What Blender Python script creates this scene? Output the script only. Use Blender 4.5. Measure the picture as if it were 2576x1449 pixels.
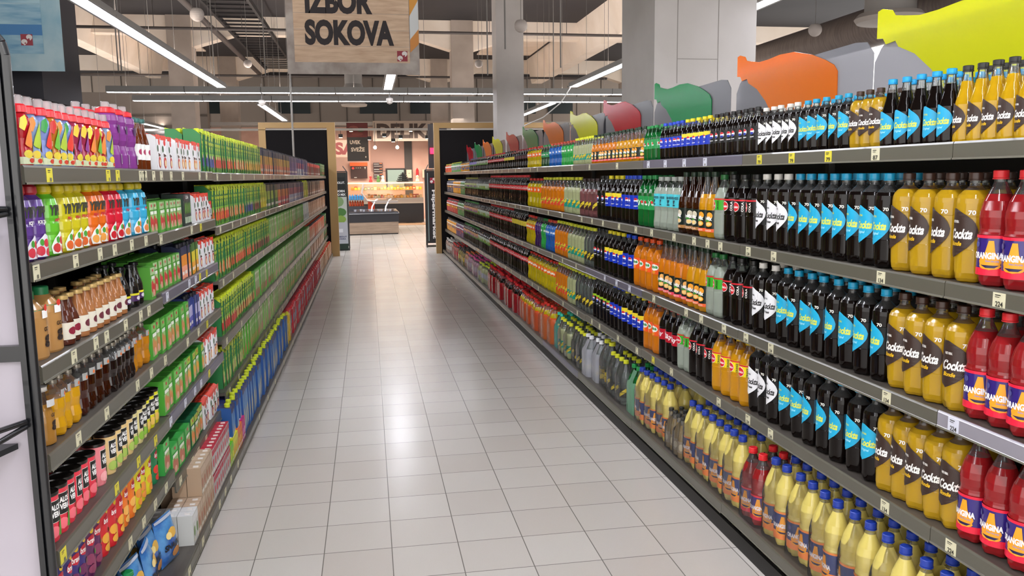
import bpy, math, random
from mathutils import Matrix, Vector
random.seed(7)
for _o in list(bpy.data.objects): bpy.data.objects.remove(_o)
SC=bpy.context.scene
COL=SC.collection
# ---------------- camera, world, exposure ----------------
cd=bpy.data.cameras.new('camera'); cam=bpy.data.objects.new('camera',cd); COL.objects.link(cam)
cd.sensor_fit='HORIZONTAL'; cd.sensor_width=36.0; cd.lens=36.0*2079.4/2576.0; cd.clip_start=0.05; cd.clip_end=200
_r=Vector((0.985289,-0.170467,-0.012096)); _u=Vector((0.034817,0.130937,0.990779)); _f=Vector((0.167312,0.976625,-0.134945))
M=Matrix.Identity(4)
for i in range(3):
    M[i][0]=_r[i]; M[i][1]=_u[i]; M[i][2]=-_f[i]
M[0][3],M[1][3],M[2][3]=0.8502,-3.3006,1.6671
cam.matrix_world=M
SC.camera=cam
w=bpy.data.worlds.new('world'); SC.world=w; w.use_nodes=True
w.node_tree.nodes['Background'].inputs[0].default_value=(1.0,0.97,0.94,1); w.node_tree.nodes['Background'].inputs[1].default_value=1.6
SC.view_settings.view_transform='Standard'; SC.view_settings.look='None'; SC.view_settings.gamma=1; SC.view_settings.use_curve_mapping=False
SC.view_settings.exposure=0.97
LAMP=19.0; UP_FILL_STR=14.0; DELI=14.0
# ---------------- materials ----------------
def lin(c):
    if isinstance(c,str):
        c=c.lstrip('#'); c=[int(c[i:i+2],16)/255 for i in (0,2,4)]
    return tuple(((x/12.92) if x<=0.04045 else ((x+0.055)/1.055)**2.4) for x in c)+(1.0,)
_M={}
def mat(hexc,rough=0.45,metal=0.0,coat=0.0,spec=0.5,emit=None,key=None):
    k=key or ('m',hexc,rough,metal,coat,spec,emit)
    if k in _M: return _M[k]
    m=bpy.data.materials.new('surface_'+str(hexc).strip('#')); m.use_nodes=True
    b=m.node_tree.nodes['Principled BSDF']
    b.inputs['Base Color'].default_value=lin(hexc); b.inputs['Roughness'].default_value=rough
    b.inputs['Metallic'].default_value=metal; b.inputs['Coat Weight'].default_value=coat; b.inputs['Specular IOR Level'].default_value=spec
    if emit: b.inputs['Emission Color'].default_value=lin(hexc); b.inputs['Emission Strength'].default_value=emit
    _M[k]=m; return m
def liquid(hexc,trans=0.25,rough=0.12,coat=0.3):
    k=('liq',hexc,trans)
    if k in _M: return _M[k]
    m=bpy.data.materials.new('drink_'+hexc.strip('#')); m.use_nodes=True; nt=m.node_tree; N=nt.nodes
    b=N['Principled BSDF']; b.inputs['Base Color'].default_value=lin(hexc); b.inputs['Roughness'].default_value=rough; b.inputs['Coat Weight'].default_value=coat; b.inputs['Coat Roughness'].default_value=0.05; b.inputs['Specular IOR Level'].default_value=.5 if coat>.2 else .25
    t=N.new('ShaderNodeBsdfTranslucent'); t.inputs[0].default_value=lin(hexc)
    mx=N.new('ShaderNodeMixShader'); mx.inputs[0].default_value=trans
    nt.links.new(b.outputs[0],mx.inputs[1]); nt.links.new(t.outputs[0],mx.inputs[2]); nt.links.new(mx.outputs[0],N['Material Output'].inputs[0])
    _M[k]=m; return m
def glassy(hexc,body=0.1,rough=0.08,bump=0.0,ior=1.5,diff='#ffffff'):
    """thin clear plastic or glass: see-through, with a fresnel gloss and a little body"""
    k=('gl',hexc,body,rough,bump,diff,ior)
    if k in _M: return _M[k]
    m=bpy.data.materials.new('clear_'+hexc.strip('#')); m.use_nodes=True; nt=m.node_tree; N=nt.nodes; L=nt.links
    N.remove(N['Principled BSDF'])
    tr=N.new('ShaderNodeBsdfTransparent'); tr.inputs[0].default_value=lin(hexc)
    df0=N.new('ShaderNodeBsdfDiffuse'); df0.inputs[0].default_value=lin(diff); dt=N.new('ShaderNodeBsdfTranslucent'); dt.inputs[0].default_value=lin(diff)
    df=N.new('ShaderNodeMixShader'); df.inputs[0].default_value=.4; L.new(df0.outputs[0],df.inputs[1]); L.new(dt.outputs[0],df.inputs[2])
    m1=N.new('ShaderNodeMixShader'); m1.inputs[0].default_value=body; L.new(tr.outputs[0],m1.inputs[1]); L.new(df.outputs[0],m1.inputs[2])
    gl=N.new('ShaderNodeBsdfGlossy'); gl.inputs['Roughness'].default_value=rough
    fr=N.new('ShaderNodeFresnel'); fr.inputs[0].default_value=ior
    m2=N.new('ShaderNodeMixShader'); L.new(fr.outputs[0],m2.inputs[0]); L.new(m1.outputs[0],m2.inputs[1]); L.new(gl.outputs[0],m2.inputs[2])
    if bump:
        no=N.new('ShaderNodeTexNoise'); no.inputs['Scale'].default_value=38; no.inputs['Detail'].default_value=2
        tc=N.new('ShaderNodeTexCoord'); mp=N.new('ShaderNodeMapping'); mp.inputs['Scale'].default_value=(1,1,0.35)
        L.new(tc.outputs['Object'],mp.inputs[0]); L.new(mp.outputs[0],no.inputs[0])
        bp=N.new('ShaderNodeBump'); bp.inputs['Strength'].default_value=bump; bp.inputs['Distance'].default_value=0.01
        L.new(no.outputs[0],bp.inputs['Height']); L.new(bp.outputs[0],gl.inputs['Normal']); L.new(bp.outputs[0],fr.inputs['Normal'])
    L.new(m2.outputs[0],N['Material Output'].inputs[0]); _M[k]=m; return m
def noisy(name,c1,c2,scale=(1,1,1),ns=5.0,rough=0.5,metal=0.0,coat=0.0,detail=4,lo=0.35,hi=0.65):
    m=bpy.data.materials.new(name); m.use_nodes=True; nt=m.node_tree; N=nt.nodes; L=nt.links; b=N['Principled BSDF']
    tc=N.new('ShaderNodeTexCoord'); mp=N.new('ShaderNodeMapping'); mp.inputs['Scale'].default_value=scale
    no=N.new('ShaderNodeTexNoise'); no.inputs['Scale'].default_value=ns; no.inputs['Detail'].default_value=detail
    cr=N.new('ShaderNodeValToRGB'); cr.color_ramp.elements[0].position=lo; cr.color_ramp.elements[1].position=hi
    cr.color_ramp.elements[0].color=lin(c1); cr.color_ramp.elements[1].color=lin(c2)
    L.new(tc.outputs['Object'],mp.inputs[0]); L.new(mp.outputs[0],no.inputs[0]); L.new(no.outputs[0],cr.inputs[0]); L.new(cr.outputs[0],b.inputs['Base Color'])
    b.inputs['Roughness'].default_value=rough; b.inputs['Metallic'].default_value=metal; b.inputs['Coat Weight'].default_value=coat
    return m
def floor_mat():
    m=bpy.data.materials.new('floor_tiles'); m.use_nodes=True; nt=m.node_tree; N=nt.nodes; L=nt.links; b=N['Principled BSDF']
    tc=N.new('ShaderNodeTexCoord'); sp=N.new('ShaderNodeSeparateXYZ'); L.new(tc.outputs['Object'],sp.inputs[0])
    def math_(op,a,bv=None):
        n=N.new('ShaderNodeMath'); n.operation=op
        for i,x in enumerate((a,bv)):
            if x is None: continue
            if hasattr(x,'is_linked'): L.new(x,n.inputs[i])
            else: n.inputs[i].default_value=x
        return n.outputs[0]
    ds=[];cells=[]
    for ax in (0,1):
        q=math_('DIVIDE',sp.outputs[ax],0.3); fl=math_('FLOOR',q); fr=math_('SUBTRACT',q,fl); cells.append(fl)
        d=math_('MINIMUM',fr,math_('SUBTRACT',1.0,fr)); ds.append(d)
    d=math_('MINIMUM',ds[0],ds[1]); g=math_('LESS_THAN',d,0.0075)
    cb=N.new('ShaderNodeCombineXYZ'); L.new(cells[0],cb.inputs[0]); L.new(cells[1],cb.inputs[1])
    wn=N.new('ShaderNodeTexWhiteNoise'); wn.noise_dimensions='2D'; L.new(cb.outputs[0],wn.inputs['Vector'])
    cr=N.new('ShaderNodeValToRGB'); cr.color_ramp.elements[0].color=lin('#c9c1b8'); cr.color_ramp.elements[1].color=lin('#d2ccc4'); L.new(wn.outputs[0],cr.inputs[0])
    no=N.new('ShaderNodeTexNoise'); no.inputs['Scale'].default_value=260; L.new(tc.outputs['Object'],no.inputs[0])
    mx0=N.new('ShaderNodeMixRGB'); mx0.blend_type='MULTIPLY'; mx0.inputs[0].default_value=0.08; L.new(cr.outputs[0],mx0.inputs[1]); L.new(no.outputs[0],mx0.inputs[2])
    mx=N.new('ShaderNodeMixRGB'); L.new(g,mx.inputs[0]); L.new(mx0.outputs[0],mx.inputs[1]); mx.inputs[2].default_value=lin('#7d7771')
    L.new(mx.outputs[0],b.inputs['Base Color'])
    n2=N.new('ShaderNodeTexNoise'); n2.inputs['Scale'].default_value=3.0; L.new(tc.outputs['Object'],n2.inputs[0])
    ro=math_('ADD',math_('MULTIPLY',n2.outputs[0],0.05),0.22); L.new(ro,b.inputs['Roughness'])
    b.inputs['Specular IOR Level'].default_value=0.5
    bp=N.new('ShaderNodeBump'); bp.inputs['Strength'].default_value=0.35; bp.inputs['Distance'].default_value=0.002
    L.new(math_('SUBTRACT',1.0,g),bp.inputs['Height']); L.new(bp.outputs[0],b.inputs['Normal'])
    return m
# ---------------- mesh builder ----------------
class MB:
    def __init__(s): s.v=[]; s.f=[]; s.m=[]; s.sm=[]; s.mats=[]
    def mi(s,m):
        if m not in s.mats: s.mats.append(m)
        return s.mats.index(m)
    def add(s,vs,fs,m,smooth=False):
        o=len(s.v); k=s.mi(m); s.v.extend(vs)
        for f in fs: s.f.append([i+o for i in f]); s.m.append(k); s.sm.append(smooth)
    def box(s,x0,x1,y0,y1,z0,z1,m):
        v=[(x0,y0,z0),(x1,y0,z0),(x1,y1,z0),(x0,y1,z0),(x0,y0,z1),(x1,y0,z1),(x1,y1,z1),(x0,y1,z1)]
        s.add(v,[(0,3,2,1),(4,5,6,7),(0,1,5,4),(1,2,6,5),(2,3,7,6),(3,0,4,7)],m); return s
    def prism(s,poly,axis,a0,a1,m):
        """closed outline poly (2D) swept along an axis ('x','y','z') from a0 to a1"""
        n=len(poly)
        def P(p,a): return {'x':(a,p[0],p[1]),'y':(p[0],a,p[1]),'z':(p[0],p[1],a)}[axis]
        v=[P(p,a0) for p in poly]+[P(p,a1) for p in poly]
        s.add(v,[tuple(range(n))[::-1],tuple(range(n,2*n))]+[(i,(i+1)%n,n+(i+1)%n,n+i) for i in range(n)],m); return s
    def tube(s,p0,p1,r,m,seg=8,r1=None):
        p0=Vector(p0);p1=Vector(p1); d=(p1-p0).normalized(); r1=r if r1 is None else r1
        a=d.orthogonal().normalized(); b=d.cross(a); v=[]
        for p,q in ((p0,r),(p1,r1)):
            for i in range(seg):
                t=2*math.pi*i/seg; v.append(tuple(p+a*math.cos(t)*q+b*math.sin(t)*q))
        s.add(v,[(i,(i+1)%seg,seg+(i+1)%seg,seg+i) for i in range(seg)],m,True)
        s.add(v,[tuple(range(seg))[::-1],tuple(range(seg,2*seg))],m); return s
    def path(s,pts,r,m,seg=8):
        for a,b in zip(pts,pts[1:]): s.tube(a,b,r,m,seg)
        return s
    def lathe(s,prof,m,seg=16,cx=0,cy=0,z0=0,lobes=0,ex=1.0,ey=1.0,caps=True):
        """prof [(r,z)]; m a material or a list, one per band"""
        v=[]
        for (r,z) in prof:
            for i in range(seg):
                t=2*math.pi*i/seg; rr=r
                if lobes and z<lobes: rr=r*(1-0.26*(1-z/lobes)**.7*(0.5+0.5*math.cos(5*t)))
                zz=z
                if lobes and z<=prof[0][1]+1e-6: zz=z
                v.append((cx+rr*ex*math.cos(t),cy+rr*ey*math.sin(t),z0+zz))
        for j in range(len(prof)-1):
            mm=m[j] if isinstance(m,(list,tuple)) else m
            o=len(s.v)
            vs=v[j*seg:(j+2)*seg]
            s.add(vs,[(i,(i+1)%seg,seg+(i+1)%seg,seg+i) for i in range(seg)],mm,True)
        if caps:
            m0=m[0] if isinstance(m,(list,tuple)) else m; m1=m[-1] if isinstance(m,(list,tuple)) else m
            if prof[0][0]>1e-4: s.add(v[:seg],[tuple(range(seg))[::-1]],m0)
            if prof[-1][0]>1e-4: s.add(v[-seg:],[tuple(range(seg))],m1)
        return s
    def merge(s,o,dx=0,dy=0,dz=0):
        for k,m in enumerate(o.mats):
            idx=s.mi(m)
        b=len(s.v); s.v.extend([(x+dx,y+dy,z+dz) for x,y,z in o.v])
        for f,mm,sm in zip(o.f,o.m,o.sm): s.f.append([i+b for i in f]); s.m.append(s.mi(o.mats[mm])); s.sm.append(sm)
        return s
    def mesh(s,name):
        me=bpy.data.meshes.new(name); me.from_pydata(s.v,[],s.f); 
        for m in s.mats: me.materials.append(m)
        me.polygons.foreach_set('material_index',s.m); me.polygons.foreach_set('use_smooth',s.sm)
        me.update(); return me
def tag(o,label=None,cat=None,group=None,kind=None):
    if label: o['label']=label
    if cat: o['category']=cat
    if group: o['group']=group
    if kind: o['kind']=kind
    return o
def obj(name,mb,parent=None,loc=(0,0,0),rz=0):
    me=mb.mesh(name) if isinstance(mb,MB) else mb
    o=bpy.data.objects.new(name,me); COL.objects.link(o); o.location=loc; o.rotation_euler=(0,0,rz)
    if parent: o.parent=parent
    return o
def thing(name,label,cat,loc=(0,0,0),rz=0,group=None):
    o=bpy.data.objects.new(name,None); o.empty_display_size=0.05; COL.objects.link(o); o.location=loc; o.rotation_euler=(0,0,rz)
    return tag(o,label,cat,group)
def struct(name,mb):
    return tag(obj(name,mb),kind='structure')
# ---------------- flat art: text and shapes ----------------
_T={}
def text_geo(s,bold=0.0):
    k=(s,bold)
    if k not in _T:
        c=bpy.data.curves.new('t','FONT'); c.body=s; c.size=1; c.offset=bold; c.resolution_u=4; c.fill_mode='FRONT'
        o=bpy.data.objects.new('t',c); me=o.to_mesh()
        vs=[(v.co.x,v.co.y) for v in me.vertices]; fs=[tuple(p.vertices) for p in me.polygons]
        o.to_mesh_clear(); bpy.data.objects.remove(o); bpy.data.curves.remove(c)
        x0=min(v[0] for v in vs);x1=max(v[0] for v in vs);y0=min(v[1] for v in vs);y1=max(v[1] for v in vs)
        _T[k]=([((x-(x0+x1)/2)/(x1-x0),(y-(y0+y1)/2)/(y1-y0)) for x,y in vs],fs)
    return _T[k]
def convex_grid(poly,rows=8,cols=5):
    ys=[p[1] for p in poly]; a,b=min(ys),max(ys); L=[]
    n=len(poly)
    for i in range(rows+1):
        y=a+(b-a)*i/rows; y=min(max(y,a+1e-6),b-1e-6); xs=[]
        for j in range(n):
            p,q=poly[j],poly[(j+1)%n]
            if (p[1]-y)*(q[1]-y)<=0 and p[1]!=q[1]: xs.append(p[0]+(q[0]-p[0])*(y-p[1])/(q[1]-p[1]))
        L.append((min(xs),max(xs),y))
    vs=[];fs=[]
    for x0,x1,y in L:
        for c in range(cols+1): vs.append((x0+(x1-x0)*c/cols,y))
    for i in range(rows):
        for c in range(cols):
            o=i*(cols+1)+c; fs.append((o,o+1,o+cols+2,o+cols+1))
    return vs,fs
def art(mb,items,mapper,e=0.0004,fine=1):
    """items: ('t',text,cx,cy,w,h,mat[,shear,bold,rot90]) ('e',cx,cy,rx,ry,mat) ('r',cx,cy,w,h,mat) ('p',pts,mat)"""
    for it in items:
        e+=0.00025
        if it[0]=='t':
            _,s,cx,cy,wd,ht,m=it[:7]; sh=it[7] if len(it)>7 else 0; bo=it[8] if len(it)>8 else 0.02; ro=it[9] if len(it)>9 else 0
            vs,fs=text_geo(s,bo)
            if ro: pts=[(cx-y*wd,cy+x*ht) for x,y in vs]
            else: pts=[(cx+x*wd+y*ht*sh,cy+y*ht) for x,y in vs]
        else:
            m=it[-1]
            if it[0]=='e': _,cx,cy,rx,ry,_=it; poly=[(cx+rx*math.cos(t*math.pi/8),cy+ry*math.sin(t*math.pi/8)) for t in range(16)]; rc=(8,4)
            elif it[0]=='r': _,cx,cy,wd,ht,_=it; poly=[(cx-wd/2,cy-ht/2),(cx+wd/2,cy-ht/2),(cx+wd/2,cy+ht/2),(cx-wd/2,cy+ht/2)]; rc=(1,6)
            else: poly=it[1]; rc=(14,6)
            wd_=max(p[0] for p in poly)-min(p[0] for p in poly)
            if fine: rc=(rc[0],max(4,min(48,int(wd_/.006)+1)))
            else: rc=(1,1) if it[0]=='r' else (7,1)
            pts,fs=convex_grid(poly,*rc)
        mb.add([mapper(u,v,e) for u,v in pts],fs,m)
def wrap(R):
    return lambda u,v,e:((R+e)*math.sin(u/R),-(R+e)*math.cos(u/R),v)
def flat(y,z0=0):
    return lambda u,v,e:(u,y-e,z0+v)
rng0=random.Random(11)
# ---------------- building ----------------
FX0,FX1,FY0,FY1=-16.0,18.0,-9.0,36.0; CZ=6.15
struct('floor',MB().box(FX0,FX1,FY0,FY1,-.05,0,floor_mat()))
DARKC=noisy('ceiling_paint','#232126','#2f2c2f',(1,1,1),.4,.8)
struct('ceiling',MB().box(FX0,FX1,FY0,FY1,CZ,CZ+.1,DARKC))
WALLP=mat('#8d847c',.8); BEAM=noisy('concrete_beam','#eadac9','#f4e6d8',(1,1,1),1.2,.8)
def seamwall():
    m=MB(); A=mat('#a89a8e',.8); m.box(FX0,FX1,35.9,36,0,CZ,A)
    x=-12
    while x<14: m.box(x,x+.03,35.88,35.9,3,CZ,mat('#5c544e',.8)); x+=1.2
    return m
struct('wall_front',seamwall())
# dark openings high in the far wall
for i,(x0,x1) in enumerate(((-6.6,-5.2),(-3.0,-1.6),(.6,2.3),(2.9,4.6),(7.2,8.8),(9.4,10.6))):
    tag(obj('window_%d'%(i+1),MB().box(x0,x1,35.84,35.875,4.55,5.05,mat('#1d2a2c',.3))),kind='structure')
# columns and haunched girders
COLM=noisy('column_paint','#9b9692','#a5a09d',(1,1,1),1.5,.7)
def column(x,y,s,h=CZ,seam=False,m=COLM):
    b=MB(); b.box(x,x+s,y,y+s,0,h,m)
    if seam:
        g=mat('#77726e',.8)
        b.box(x+.22,x+.226,y-.002,y,2.5,h,g); b.box(x+.62,x+.626,y-.002,y,0,h,g); b.box(x+.226,x+.62,y-.002,y,2.72,2.726,g)
    return b
struct('column_1',column(3.5,4.22,1.0,seam=True))
struct('column_2',column(3.5,13.7,.56))
CB=noisy('column_far','#a3958a','#b5a79c',(1,1,1),1.2,.8)
n_=3
for y in (21.7,29.7):
    for x in (-12.0,-4.15,3.7,11.4):
        struct('column_%d'%n_,column(x-.32,y-.3,.64 if x!=-12 else .64,m=CB)); n_+=1
for q,y in enumerate((21.7,29.7)):
    b=MB()
    xs=[-12.0,-4.15,3.7,11.4]
    for a,c in zip([-16]+xs,xs+[18.]):
        p=[(a,CZ),(c,CZ)]
        lo=[]
        if c<18: lo+=[(c-.36,5.32),(c-1.5,5.66)]
        else: lo+=[(c,5.66)]
        if a>-16: lo+=[(a+1.5,5.66),(a+.36,5.32)]
        else: lo+=[(a,5.66)]
        pl=[(c,CZ)]+([(c,5.32)] if c<18 else [])+lo+([(a,5.32)] if a>-16 else [])+[(a,CZ)]
        b.prism(pl,'y',y-.22,y+.22,BEAM)
    struct('beam_%d'%(q+1),b)
struct('beam_3',MB().prism([(7.35,5.25),(7.75,5.25),(7.95,CZ),(7.15,CZ)],'y',15.,29.5,BEAM))
struct('beam_4',MB().prism([(-6.9,5.35),(-6.5,5.35),(-6.3,CZ),(-7.1,CZ)],'y',9.,29.5,BEAM))
# skylight shafts: pale panels high between the girders
for i,(x0,x1,y0,y1) in enumerate(((-8.5,-4.6,23.5,28.0),(5.0,7.0,23.5,28.),)):
    struct('trim_%d'%(i+1),MB().box(x0,x1,y0,y1,CZ-.04,CZ,BEAM))
# dark bulkhead to the left with its brown soffit
struct('wall_bulkhead',MB().box(-15.9,-4.35,11.7,13.6,3.0,CZ-.01,mat('#2b2a31',.8)))
struct('ceiling_soffit',MB().box(-15.9,-4.4,1.0,13.6,2.86,2.99,mat('#6f5a50',.8)))
# ---------------- lamps ----------------
LED=mat('#f4f6ff',.5,emit=LAMP); UP_FILL=mat('#fff0e4',.5,emit=UP_FILL_STR); HOUS=mat('#8d8b88',.5); WIRE=mat('#6a6663',.5)  # second glow material: strip added atop the lamps to brighten ceiling and girders
def lamp_parts(L,axis,wires=True):
    h=MB(); d=MB(); w_=.078  # diffuser mesh also holds the added upward glow strip
    if axis=='y':
        h.box(-w_,w_,0,L-.01,.0,.075,HOUS); h.box(-w_-.03,-w_,0,L-.01,-.012,.02,HOUS); h.box(w_,w_+.03,0,L-.01,-.012,.02,HOUS); d.box(-w_+.004,w_-.004,.012,L-.022,-.006,.0,LED); d.box(-w_+.02,w_-.02,.012,L-.022,.06,.0752,UP_FILL)
    else:
        h.box(0,L-.01,-w_,w_,.0,.12,HOUS); d.box(.012,L-.022,-w_+.03,w_-.03,-.006,.0,LED); d.box(.012,L-.022,-w_+.03,w_-.03,.10,.1202,UP_FILL)
    wr=MB(); a=(0,L*.25,.075) if axis=='y' else (L*.25,0,.12); b_=(a[0],a[1],CZ-3.42)
    wr.tube(a,b_,.004,WIRE,5)
    return h.mesh('lamp_housing'),d.mesh('lamp_diffuser'),wr.mesh('suspension_wire')
LY=lamp_parts(1.45,'y'); LXX=lamp_parts(1.5,'x')
def lamp(parts,x,y,z,lab,grp,name='linear_lamp'):
    t=thing(name,lab,'ceiling lamp',(x,y,z),0,grp)
    for n,m in zip(('lamp_housing','lamp_diffuser','suspension_wire'),parts): obj(n,m,t)
nm_=ORD_=['first','second','third','fourth','fifth','sixth','seventh','eighth','ninth','tenth','eleventh','twelfth','thirteenth','fourteenth']
for x,w1,ye in ((-1.86,'left',13.75),(1.31,'middle',13.98),(4.98,'right',13.3)):
    for k in range(14):
        if w1=='middle' and 1.9<k<6.1: continue
        lamp(LY,x,ye-1.45*(k+1),3.42,'white linear lamp, %s row along the aisles, %s from its far end'%(w1,nm_[k]),'linear lamps of the %s row'%w1)
for y,nn in ((14.8,'nearer'),(16.7,'farther')):
    for k in range(9):
        lamp(LXX,-4.25+1.5*k,y,3.42,'slim lamp of the %s cross row, %s from its left end'%(nn,nm_[k]),'lamps of the %s cross row'%nn,'cross_lamp')
for x,y0,k,nn in ((-1.6,17.6,4,'left of the archway'),(5.4,17.,3,'right of the wide column'),(-6.0,20.,5,'far left')):
    for j in range(k): lamp(LY,x,y0+1.45*j,3.42,'short run lamp, %s, %s from its near end'%(nn,nm_[j]),'lamps of the run %s'%nn)
# ---------------- services under the ceiling ----------------
PIPE=mat('#4a4341',.6); TRAY=mat('#1f1c1e',.7)
t=thing('cable_tray','dark ladder cable tray running under the ceiling','cable tray',(0,0,0))
b=MB(); b.box(-2.62,-2.56,3,28,5.5,5.62,TRAY); b.box(-1.62,-1.56,3,28,5.5,5.62,TRAY); obj('tray_rail',b,t)
b=MB(); y=3.2
while y<28: b.box(-2.56,-1.62,y,y+.05,5.52,5.56,TRAY); y+=.5
tag(obj('tray_rung',b,t),kind='stuff')
tag(obj('duct_pipe',MB().tube((-2.86,2,5.40),(-2.86,29,5.40),.07,PIPE,10)),'long brown pipe beside the dark cable tray','pipe')
for i,(z,y) in enumerate(((5.22,18.0),(4.9,24.6))):
    b=MB(); b.tube((-9,y,z),(9,y,z),.035,PIPE,8)
    for x in range(-8,9,2): b.tube((x,y,z),(x,y,CZ),.008,PIPE,5)
    tag(obj('sprinkler_pipe',b),'thin dark pipe across the hall, %s one, on hanging rods'%('nearer' if i==0 else 'farther'),'pipe','thin cross pipes')
# hanging globes
for x,y,r,l in ((3.31,9.93,.105,'beside the narrow column'),(3.23,14.4,.085,'left of the narrow column'),(-1.49,14.76,.085,'above the long light rows'),(-1.47,9.5,.10,'near the left lamp row'),(8.25,9.8,.11,'right of the wide column')):
    t=thing('hanging_globe','grey globe on a thin wire, %s'%l,'ceiling speaker',(x,y,4.0),0,'hanging globes')
    b=MB(); pr=[(.001,-r)]+[(r*math.cos(math.radians(a)),r*math.sin(math.radians(a))) for a in range(-75,46,15)]+[(r*.6,r*.8),(r*.2,r*.9)]
    b.lathe(pr,mat('#a9a09a',.6),16); obj('globe_body',b,t)
    obj('suspension_wire',MB().tube((0,0,r*.9),(0,0,CZ-4.0),.005,WIRE,5),t)
# big bell fittings and duct on the right
t=thing('bell_fitting','big pale round bell fitting hanging at the right','vent',(8.6,8.3,3.86))
b=MB(); b.lathe([(.36,.14),(.36,.62),(.30,.66),(.30,2.2)],mat('#7f7a76',.6),28); obj('fitting_body',b,t)
b=MB(); b.lathe([(.16,-.02),(.46,.0),(.50,.06),(.44,.13),(.36,.14)],mat('#9a918a',.6),28); obj('fitting_rim',b,t)
t=thing('bell_fitting','pale round bell fitting above the archway, behind the light rows','vent',(.55,20.5,3.62))
b=MB(); b.lathe([(.28,.1),(.28,.5),(.24,.6),(.24,2.4)],mat('#7f7a76',.6),24); obj('fitting_body',b,t)
b=MB(); b.lathe([(.12,-.02),(.34,.0),(.36,.05),(.28,.1)],mat('#a89c90',.6),24); obj('fitting_rim',b,t)
tag(obj('air_duct',MB().tube((9.6,5,4.15),(9.6,26,4.15),.34,noisy('duct_skin','#5a4e48','#6f625a',(1,8,1),3,.5),18)),'long round brown air duct at upper right','air duct')
b=MB(); pts=[(4.93,13.2,3.42),(4.78,13.5,3.12),(4.5,13.9,2.86),(4.15,14.35,2.70),(3.8,14.6,2.63)]
b.path(pts,.012,mat('#c9c6c2',.5),6); tag(obj('white_cable',b),'loose white cable sagging from the right lamp row','cable')
for x,y in ((2.9,9.0),(4.2,11.0),(5.2,16.0),(3.1,12.2),(-.9,12.5),(-3.2,12.0),(-3.25,12.0),(-2.2,15.)):
    tag(obj('hanging_rod',MB().tube((x,y,3.5),(x,y,CZ),.012,WIRE,6)),'thin grey rod hanging from the dark ceiling','rod','thin rods hanging from the ceiling')
for x,y,z,l in ((1.35,14.3,3.22,'under the middle lamp'),(-1.3,15.2,3.25,'left of the sign pole')):
    t=thing('security_camera','small dome camera %s'%l,'camera',(x,y,z),0,'small dome cameras')
    obj('camera_stem',MB().tube((0,0,.05),(0,0,.4),.012,WIRE,6),t); b=MB(); b.lathe([(.001,-.07),(.05,-.05),(.07,0),(.07,.05),(.02,.07)],mat('#b8b2ac',.4),14); obj('camera_dome',b,t)
# ---------------- hanging signs ----------------
WOOD=noisy('printed_planks','#b89a80','#d6bca2',(1.2,1,9),2.2,.6,lo=.3,hi=.7)
STONE=noisy('printed_stone','#8e827b','#b0a8a2',(1,1,1),3.5,.6)
def emblem(cx,cy,s,red='#8e2434'):
    r_=mat(red,.5); w__=mat('#d8d2d0',.5); A=[('r',cx,cy,s,s,r_)]
    A+=[('e',cx+s*.22,cy+s*.24,s*.26,s*.24,w__),('e',cx-s*.22,cy-s*.18,s*.26,s*.24,w__),('p',[(cx-.42*s,cy-.30*s),(cx-.20*s,cy-.50*s),(cx-.02*s,cy-.28*s),(cx-.24*s,cy-.1*s)],w__),('p',[(cx+.10*s,cy+.14*s),(cx+.30*s,cy-.06*s),(cx+.48*s,cy+.14*s),(cx+.3*s,cy+.34*s)],w__),('e',cx+s*.18,cy+s*.06,s*.08,s*.07,r_),('e',cx-s*.14,cy-s*.30,s*.08,s*.06,r_)]
    return A
t=thing('hanging_sign','hanging wood-look sign reading IZBOR SOKOVA','sign',(.70,11.0,3.36))
b=MB(); b.box(-1.075,1.075,0,.03,0,1.75,STONE); obj('sign_board',b,t)
b=MB()
for k in range(6): b.box(-.955,.915,-.006,0,.19+k*.262,.19+k*.262+.256,WOOD)
obj('plank_print',b,t)
b=MB(); art(b,[('p',[(.925,.95),(1.07,1.2),(1.07,1.75),(.925,1.75)],mat('#d0923a',.5)),('p',[(.925,.55),(1.07,.72),(1.07,1.20),(.925,.95)],mat('#ccd0d2',.5)),('p',[(.925,.36),(1.07,.5),(1.07,.74),(.925,.57)],mat('#c8843c',.5)),('t','IZBOR',-.22,1.16,1.08,.40,mat('#2b2528',.7),0,.055),('t','SOKOVA',-.06,.665,1.44,.41,mat('#2b2528',.7),0,.055)]+emblem(.79,.30,.17),flat(-.006),e=.002); obj('sign_lettering',b,t)
obj('sign_pole',MB().tube((-1.05,.05,-1.60),(-1.05,.05,2.75),.016,mat('#8a8682',.4,metal=.4),8),t)
obj('suspension_wire',MB().tube((.9,.015,1.75),(.9,.015,2.75),.004,WIRE,5),t)
t=thing('hanging_sign','hanging blue wood-look sign with a small red emblem','sign',(-4.85,11.0,3.37))
BW=noisy('printed_blue_planks','#5d8fb0','#9fc0cc',(.8,1,5),2.4,.6,lo=.3,hi=.7); PB=noisy('printed_pale_blue','#84aabb','#a9c2ca',(1,1,1),2.0,.6)
b=MB(); b.box(-1.075,1.075,0,.03,0,1.75,PB); obj('sign_board',b,t)
b=MB()
for k in range(4): b.box(-1.0,.80,-.006,0,.26+k*.38,.26+k*.38+.36,BW)
b.box(-1.0,.80,-.0075,-.006,.54,.70,mat('#3f78ad',.6)); obj('plank_print',b,t)
b=MB(); art(b,emblem(.57,.47,.17),flat(-.008),e=.002); obj('sign_lettering',b,t)
obj('suspension_wire',MB().tube((.9,.015,1.75),(.9,.015,2.75),.004,WIRE,5),t)
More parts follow.
